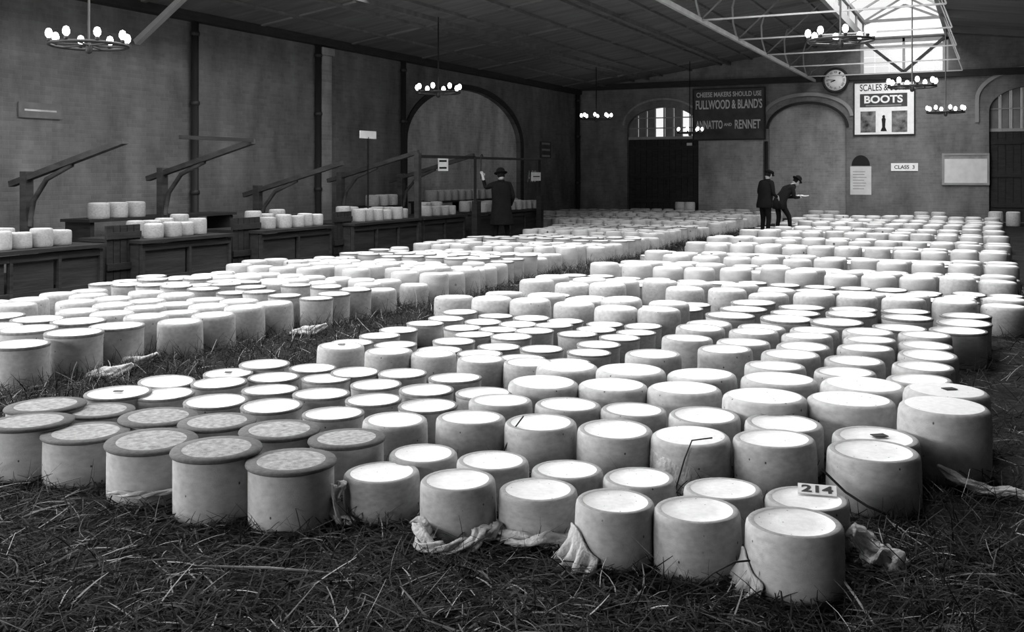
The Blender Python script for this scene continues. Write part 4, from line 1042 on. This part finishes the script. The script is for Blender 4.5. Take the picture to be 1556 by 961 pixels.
def person(name, base, yaw, J, label, coat_mat, hat, coat=None, coat_len=None, parts=None):
    """J: joints in local coords (face to +y). One continuous body mesh, hat and coat as children."""
    root = empty(name, base, yaw); tag(root, label, 'person')
    nodes = []; edges = []; ix = {}
    def nd(k, r_): ix[k] = len(nodes); nodes.append((Vector(J[k]), r_))
    nd('pelvis', (.15, .12)); nd('waist', (.145, .11)); nd('chest', (.18, .125)); nd('neck', .062); nd('skull', .06)
    for s_ in 'LR':
        nd('sh' + s_, .078); nd('el' + s_, .054); nd('wr' + s_, .036); nd('hip' + s_, .095); nd('kn' + s_, .066); nd('an' + s_, .046); nd('toe' + s_, (.042, .032))
    E = [('pelvis', 'waist'), ('waist', 'chest'), ('chest', 'neck'), ('neck', 'skull')]
    for s_ in 'LR': E += [('chest', 'sh' + s_), ('sh' + s_, 'el' + s_), ('el' + s_, 'wr' + s_), ('pelvis', 'hip' + s_), ('hip' + s_, 'kn' + s_), ('kn' + s_, 'an' + s_), ('an' + s_, 'toe' + s_)]
    edges += [(ix[a_], ix[b_]) for a_, b_ in E]
    for s_ in 'LR':
        w0 = Vector(J['wr' + s_]); d = (w0 - Vector(J['el' + s_])).normalized(); sd, cu = J.get('hand' + s_, ((0, 0, 1), (0, 0, -1)))
        p = hand_nodes(nodes, edges, w0, d, sd, cu); edges.append((ix['wr' + s_], p))
    me = skin_mesh(nodes, edges, None, 2)
    mb = MB(); co = [v.co.copy() for v in me.vertices]
    wl_ = Vector(J['wrL']); wr_ = Vector(J['wrR']); nk = Vector(J['neck'])
    n0 = len(mb.v); mb.v += [tuple(c) for c in co]
    for f in me.polygons:
        c = f.center; hand = min((c - (wl_ + (wl_ - Vector(J['elL'])).normalized() * .09)).length, (c - (wr_ + (wr_ - Vector(J['elR'])).normalized() * .09)).length) < .105
        mb.f.append(tuple(f.vertices)); mb.m.append(1 if hand or c.z > nk.z + .03 else 0); mb.sm.append(True)
    bpy.data.meshes.remove(me)
    hy, ht = J['headrot']; M_ = head_mesh(mb, J['head'], hy, ht)
    mb.build('body', [coat_mat, M_SKIN, M_HAT], root)
    hb = MB()
    if hat == 'bowler': pr = [(.145, .0), (.15, .012), (.105, .008), (.1, .05), (.09, .09), (.055, .12), (0, .128)]
    else: pr = [(.105, -.005), (.118, .02), (.122, .045), (.1, .065), (.05, .075), (0, .078)]
    hb.lathe([(0, .004)] + pr, 24); h_ = hb.build('hat', M_HAT, root); h_.matrix_local = M_ @ Matrix.Translation((0, -.005, .055))
    if hat == 'cap':
        vb = MB(); vs = []
        for k in range(9):
            a_ = math.radians(30 + 15 * k); vs += [(.1 * math.cos(a_), .1 * math.sin(a_), .01), (.12 * math.cos(a_), .165 * math.sin(a_), -.006)]
        vs += [(x, y, z - .008) for x, y, z in vs]; m2 = 18
        fs = [(2 * k, 2 * k + 1, 2 * k + 3, 2 * k + 2) for k in range(8)] + [(m2 + 2 * k, m2 + 2 * k + 2, m2 + 2 * k + 3, m2 + 2 * k + 1) for k in range(8)] + [(2 * k + 1, m2 + 2 * k + 1, m2 + 2 * k + 3, 2 * k + 3) for k in range(8)]
        vb.add(vs, fs, 0, True); v_ = vb.build('cap_visor', M_HAT, root); v_.matrix_local = M_ @ Matrix.Translation((0, -.005, .055))
    # coat: shell following spine from chest to hem
    cb = MB(); sp = [Vector(J['neck']) + Vector((0, 0, -.02)), (Vector(J['neck']) + Vector(J['chest'])) / 2 + Vector((0, 0, .03)), Vector(J['chest']), Vector(J['waist']), Vector(J['pelvis'])]
    hem = Vector(J['hem']); sp += [sp[-1].lerp(hem, .5), hem]
    rx = [.085, .195, .225, .195, .205, .225, J.get('hemr', .24)]; ry = [.08, .125, .16, .15, .165, .175, J.get('hemr', .24) * .8]; seg = 28; vs = []; fs = []
    for k, p in enumerate(sp):
        for i in range(seg):
            a_ = 2 * math.pi * i / seg; fl = 1 + (.05 * math.cos(6 * a_ + 1) if k >= 5 else 0)
            vs.append((p.x + rx[k] * math.cos(a_) * fl, p.y + ry[k] * math.sin(a_) * fl, p.z))
    for k in range(len(sp) - 1):
        for i in range(seg): fs.append((k * seg + i, k * seg + (i + 1) % seg, (k + 1) * seg + (i + 1) % seg, (k + 1) * seg + i))
    cb.add(vs, fs, 0, True); co_ = cb.build('coat', coat_mat, root); so = co_.modifiers.new('thick', 'SOLIDIFY'); so.thickness = .015
    sb_ = co_.modifiers.new('sub', 'SUBSURF'); sb_.levels = 1; sb_.render_levels = 1
    # collar and lapels
    kb = MB(); n3 = Vector(J['neck']); kb.lathe([(.08, -.02), (.075, .035), (.068, .035), (.07, -.02)], 18, origin=tuple(n3)); kb.build('collar', coat_mat, root)
    sh = []
    for s_ in 'LR':
        bt = MB(); A_, T_ = Vector(J['an' + s_]), Vector(J['toe' + s_]); bt.tube([A_ + Vector((0, 0, .04)), A_.lerp(T_, .05) + Vector((0, 0, -.03)), A_.lerp(T_, .5) + Vector((0, 0, -.005)), T_ + Vector((0, 0, 0)), T_ + (T_ - A_).normalized() * .05], [.055, .058, .05, .045, .02], 12); bt.build('shoe', M_BLACK, root)
    return root
def stand(stoop=0.0, twist=0):
    s = stoop
    return {'pelvis': (0, -.04 * s, .90), 'waist': (0, 0, 1.05), 'chest': (0, .10 * s, 1.28), 'neck': (0, .20 * s, 1.45), 'skull': (0, .25 * s, 1.52), 'head': (0, .27 * s + .01, 1.575), 'headrot': (0, -.25 - .5 * s),
     'shL': (-.19, .11 * s, 1.38), 'shR': (.19, .11 * s, 1.38), 'elL': (-.25, .08 * s, 1.10), 'elR': (.25, .08 * s, 1.10), 'wrL': (-.2, .2, .95), 'wrR': (.2, .2, .95),
     'hipL': (-.1, -.03 * s, .84), 'hipR': (.1, -.03 * s, .84), 'knL': (-.1, .02, .46), 'knR': (.1, .02, .46), 'anL': (-.1, -.02, .085), 'anR': (.1, -.02, .085), 'toeL': (-.12, .14, .045), 'toeR': (.12, .14, .045), 'hem': (0, -.03, .62), 'hemr': .22}
# man A: back three-quarters, looks right towards the book
pa = on_floor(1163, 360); J = stand(.35); J['wrL'] = (-.16, .24, 1.02); J['wrR'] = (.17, .24, 1.02); J['elL'] = (-.27, .02, 1.1); J['elR'] = (.27, .02, 1.1)
J['hem'] = (0, -.03, .74); J['hemr'] = .21
person('person', (pa.x, pa.y, 0), TH - rad(62), J, 'man in black coat and cap, head bowed beside the man with a book', M_COAT, 'cap')
# man B: stooping, holding an open book
pb = on_floor(1190, 355); J = stand(1.0)
J.update({'pelvis': (0, -.12, .86), 'waist': (0, -.03, 1.0), 'chest': (0, .14, 1.16), 'neck': (0, .28, 1.30), 'skull': (0, .34, 1.35), 'head': (0, .38, 1.40), 'headrot': (0, -.75), 'shL': (-.19, .17, 1.23), 'shR': (.19, .17, 1.23), 'elL': (-.24, .2, .97), 'elR': (.24, .2, .97), 'wrL': (-.12, .42, .98), 'wrR': (.12, .42, .98), 'hipL': (-.1, -.12, .8), 'hipR': (.1, -.1, .8), 'anL': (-.13, -.12, .085), 'toeL': (-.15, .04, .045), 'knL': (-.12, -.06, .44), 'anR': (.13, .14, .085), 'toeR': (.14, .3, .045), 'knR': (.12, .12, .45), 'hem': (0, -.1, .66), 'hemr': .2,
 'handL': ((0, 0, 1), (1, 0, 0)), 'handR': ((0, 0, 1), (-1, 0, 0))})
YB_ = TH - rad(78)
rb = person('person', (pb.x, pb.y, 0), YB_, J, 'stooping man in dark suit and bowler hat reading an open book', M_COAT2, 'bowler')
bk = empty('open_book', tuple(Vector((pb.x, pb.y, 0)) + Matrix.Rotation(YB_, 3, 'Z') @ Vector((0, .56, 1.0))), YB_); tag(bk, 'open white book held by the stooping man', 'book')
for s_ in (-1, 1):
    m_ = MB(); m_.add([(0, -.11, 0), (s_ * .17, -.11, .03), (s_ * .17, .11, .03), (0, .11, 0), (0, -.11, -.015), (s_ * .17, -.11, .018), (s_ * .17, .11, .018), (0, .11, -.015)], [(0, 1, 2, 3), (7, 6, 5, 4), (0, 4, 5, 1), (1, 5, 6, 2), (2, 6, 7, 3), (3, 7, 4, 0)]); m_.build('page_block', M_WHITE, bk)
m_ = MB(); m_.box(-.02, .02, -.115, .115, -.022, -.014); m_.build('spine', M_COAT, bk)
# man C: long overcoat, arm raised to a hanging rod
pc = on_floor(762, 375); J = stand(.1); YC = TH + rad(20)
J.update({'shL': (-.19, .02, 1.38), 'elL': (-.34, .10, 1.30), 'wrL': (-.38, .16, 1.54), 'elR': (.27, -.02, 1.1), 'wrR': (.26, .12, .9), 'knL': (-.12, .02, .46), 'knR': (.13, .02, .46), 'anL': (-.15, -.02, .085), 'anR': (.17, -.02, .085), 'toeL': (-.2, .12, .045), 'toeR': (.22, .12, .045), 'hem': (0, -.02, .47), 'hemr': .26, 'handL': ((1, 0, 0), (0, 1, 0))})
person('person', (pc.x, pc.y, 0), YC, J, 'man in long dark overcoat with raised arm before the far stalls', M_COAT, 'bowler')
hp = Vector((pc.x, pc.y, 0)) + Matrix.Rotation(YC, 3, 'Z') @ Vector((-.40, .24, 1.50))
m_ = MB(); m_.tube([(0, 0, 0), (0, 0, f0.z + .02 - hp.z)], .013, 6); m_.tube([(0, 0, f0.z + .02 - hp.z), (0, .05, f0.z + .05 - hp.z), (0, .09, f0.z - hp.z)], .013, 6)
tag(m_.build('hooked_rod', M_BLACK, None, tuple(hp)), 'thin hooked rod held up by the man in the overcoat', 'rod')

# ------------------------------------------------------------ straw
M_HAY = bpy.data.materials.new('straw'); M_HAY.use_nodes = True
nt = M_HAY.node_tree; N = nt.nodes; bs = N['Principled BSDF']; bs.inputs['Roughness'].default_value = .7; bs.inputs['Specular IOR Level'].default_value = .1
ge = N.new('ShaderNodeNewGeometry'); rp = N.new('ShaderNodeValToRGB'); nt.links.new(ge.outputs['Random Per Island'], rp.inputs[0]); nt.links.new(rp.outputs[0], bs.inputs['Base Color'])
cr = rp.color_ramp; cr.elements[0].position = 0; cr.elements[0].color = (.010, .010, .010, 1); cr.elements[1].position = 1; cr.elements[1].color = (.42, .42, .42, 1)
for p_, v_ in ((.6, .013), (.84, .03), (.93, .09), (.975, .28)):
    e = cr.elements.new(p_); e.color = (v_, v_, v_, 1)
def straw(name, n, sampler, lmin, lmax, wmin, wmax, zmax, label, steep=.5, seed=0):
    g_ = np.random.default_rng(seed); P = sampler(g_, n); n = len(P)
    L_ = g_.uniform(lmin, lmax, n); W_ = g_.uniform(wmin, wmax, n); az = g_.uniform(0, 2 * np.pi, n); el = np.abs(g_.normal(0, steep, n)).clip(0, 1.3)
    d = np.stack([np.cos(az) * np.cos(el), np.sin(az) * np.cos(el), np.sin(el)], 1); sd = np.stack([-np.sin(az), np.cos(az), g_.uniform(-.8, .8, n)], 1); sd /= np.linalg.norm(sd, axis=1)[:, None]
    z0 = g_.uniform(0, zmax, n); K = 4; bend = g_.normal(0, .18, n); droop = g_.uniform(.0, .5, n); V = np.zeros((n, K, 2, 3))
    for k in range(K):
        f = k / (K - 1)
        c = np.stack([P[:, 0], P[:, 1], z0], 1) + d * (L_ * f)[:, None] + np.stack([-np.sin(az), np.cos(az), 0 * az], 1) * (bend * L_ * f * f)[:, None]
        c[:, 2] -= droop * L_ * f * f * .6; c[:, 2] = np.maximum(c[:, 2], .003 + .01 * g_.random(n))
        hw_ = (W_ * (1 - .6 * f * f) / 2)[:, None]; V[:, k, 0] = c - sd * hw_; V[:, k, 1] = c + sd * hw_
    V = V.reshape(-1, 3); base = (np.arange(n) * K * 2)[:, None]
    q = np.array([[2 * k, 2 * k + 1, 2 * k + 3, 2 * k + 2] for k in range(K - 1)])
    Fc = (base[:, :, None] + q[None]).reshape(-1, 4)
    me = bpy.data.meshes.new(name); me.vertices.add(len(V)); me.vertices.foreach_set('co', V.ravel()); me.loops.add(Fc.size); me.loops.foreach_set('vertex_index', Fc.ravel().astype(np.int32))
    me.polygons.add(len(Fc)); me.polygons.foreach_set('loop_start', np.arange(len(Fc), dtype=np.int32) * 4); me.polygons.foreach_set('loop_total', np.full(len(Fc), 4, np.int32)); me.update(calc_edges=True)
    me.materials.append(M_HAY); return tag(link(name, me), label, 'straw', None, 'stuff')
CA = np.array([(c[0], c[1], c[2] / 2) for c in CH])
def outside(P, m=.9):
    keep = np.ones(len(P), bool)
    for x, y, r_ in CA[(CA[:, 1] < 14)]: keep &= (P[:, 0] - x) ** 2 + (P[:, 1] - y) ** 2 > (r_ * m) ** 2
    return P[keep]
def s_front(g_, n):
    z = 2.2 + 3.8 * g_.random(n) ** 1.3; u = g_.uniform(-.56, .56, n); P = np.stack([z * (u * CT - ST), z * (u * ST + CT)], 1)
    P = P[(P[:, 1] < 4.9)]; return outside(P, .97)
straw('straw_litter', 60000, s_front, .03, .24, .003, .009, .03, 'dark loose straw strewn over the floor before the cheeses', .26, 1)
straw('straw_litter', 3500, s_front, .08, .22, .002, .004, .03, 'coarse upright straw stalks poking up before the cheeses', .8, 2)
def s_right(g_, n):
    P = np.stack([g_.uniform(-.3, 4.2, n), 3.6 + 13 * g_.random(n) ** 1.5], 1); return outside(P[(P[:, 0] > .0) | (P[:, 1] < 9.2)], .98)
straw('straw_litter', 24000, s_right, .08, .3, .003, .007, .05, 'dark straw along the outer edge of the main cheese block', .45, 3)
def s_aisle(g_, n):
    P = np.stack([g_.uniform(-6.7, -5.0, n), 3.3 + 24 * g_.random(n) ** 1.6], 1); return outside(P, 1.0)
straw('straw_litter', 36000, s_aisle, .06, .24, .003, .007, .06, 'dark straw filling the aisle between the two cheese blocks', .6, 4)
def s_gaps(g_, n):
    P = np.stack([g_.uniform(-5.5, .2, n), g_.uniform(4.3, 7.2, n)], 1); return outside(P, 1.0)
straw('straw_litter', 14000, s_gaps, .04, .14, .002, .005, .03, 'straw between the near rows of cheeses', .6, 5)
# single long stalks that stand out
def stalk(pts, r_, label, v=M_RIMR): m_ = MB(); m_.tube(pts, r_, 6); return tag(m_.build('straw_stalk', v), label, 'straw stalk')
p, q = on_floor(1330, 961), on_floor(1255, 885)
stalk([(p.x, p.y, .02), (p.x * .6 + q.x * .4, p.y * .6 + q.y * .4, .06), (q.x, q.y, .10)], .005, 'long pale stalk sticking out of the straw by the corner cheese')
p, q = on_floor(300, 880), on_floor(515, 892)
stalk([(p.x, p.y, .05), ((p.x + q.x) / 2, (p.y + q.y) / 2, .06), (q.x, q.y, .05)], .005, 'long pale stalk lying flat on the straw before the dark rimmed cheeses')
c = g(16); a = camdir(c)
stalk([(c[0] + .05, c[1] - .27, .02), (c[0] + .13, c[1] - .26, .10), (c[0] + .21, c[1] - .24, .15), (c[0] + .26, c[1] - .2, .15)], .004, 'bent dark twig leaning across the foot of a ringed front cheese', M_DKWOOD)
c = g(28); stalk([(c[0] - .02, c[1] - .24, .02), (c[0] + .03, c[1] - .23, .2), (c[0] + .06, c[1] - .2, .29), (c[0] + .16, c[1] - .18, .31)], .004, 'thin dark twig bent over the cheese in wet cloth', M_DKWOOD)
c = g(26); stalk([(c[0] - .16, c[1] - .16, .1), (c[0] - .1, c[1] - .15, .24), (c[0] - .06, c[1] - .1, .31)], .004, 'thin dark twig leaning on a large ringed cheese', M_DKWOOD)
c = g(30); stalk([(c[0] - .22, c[1] - .2, .2), (c[0] - .1, c[1] - .26, .12), (c[0] + .0, c[1] - .27, .07), (c[0] + .1, c[1] - .3, .05)], .006, 'dark forked twig draped against the ringed cheese near the block edge', M_DKWOOD)
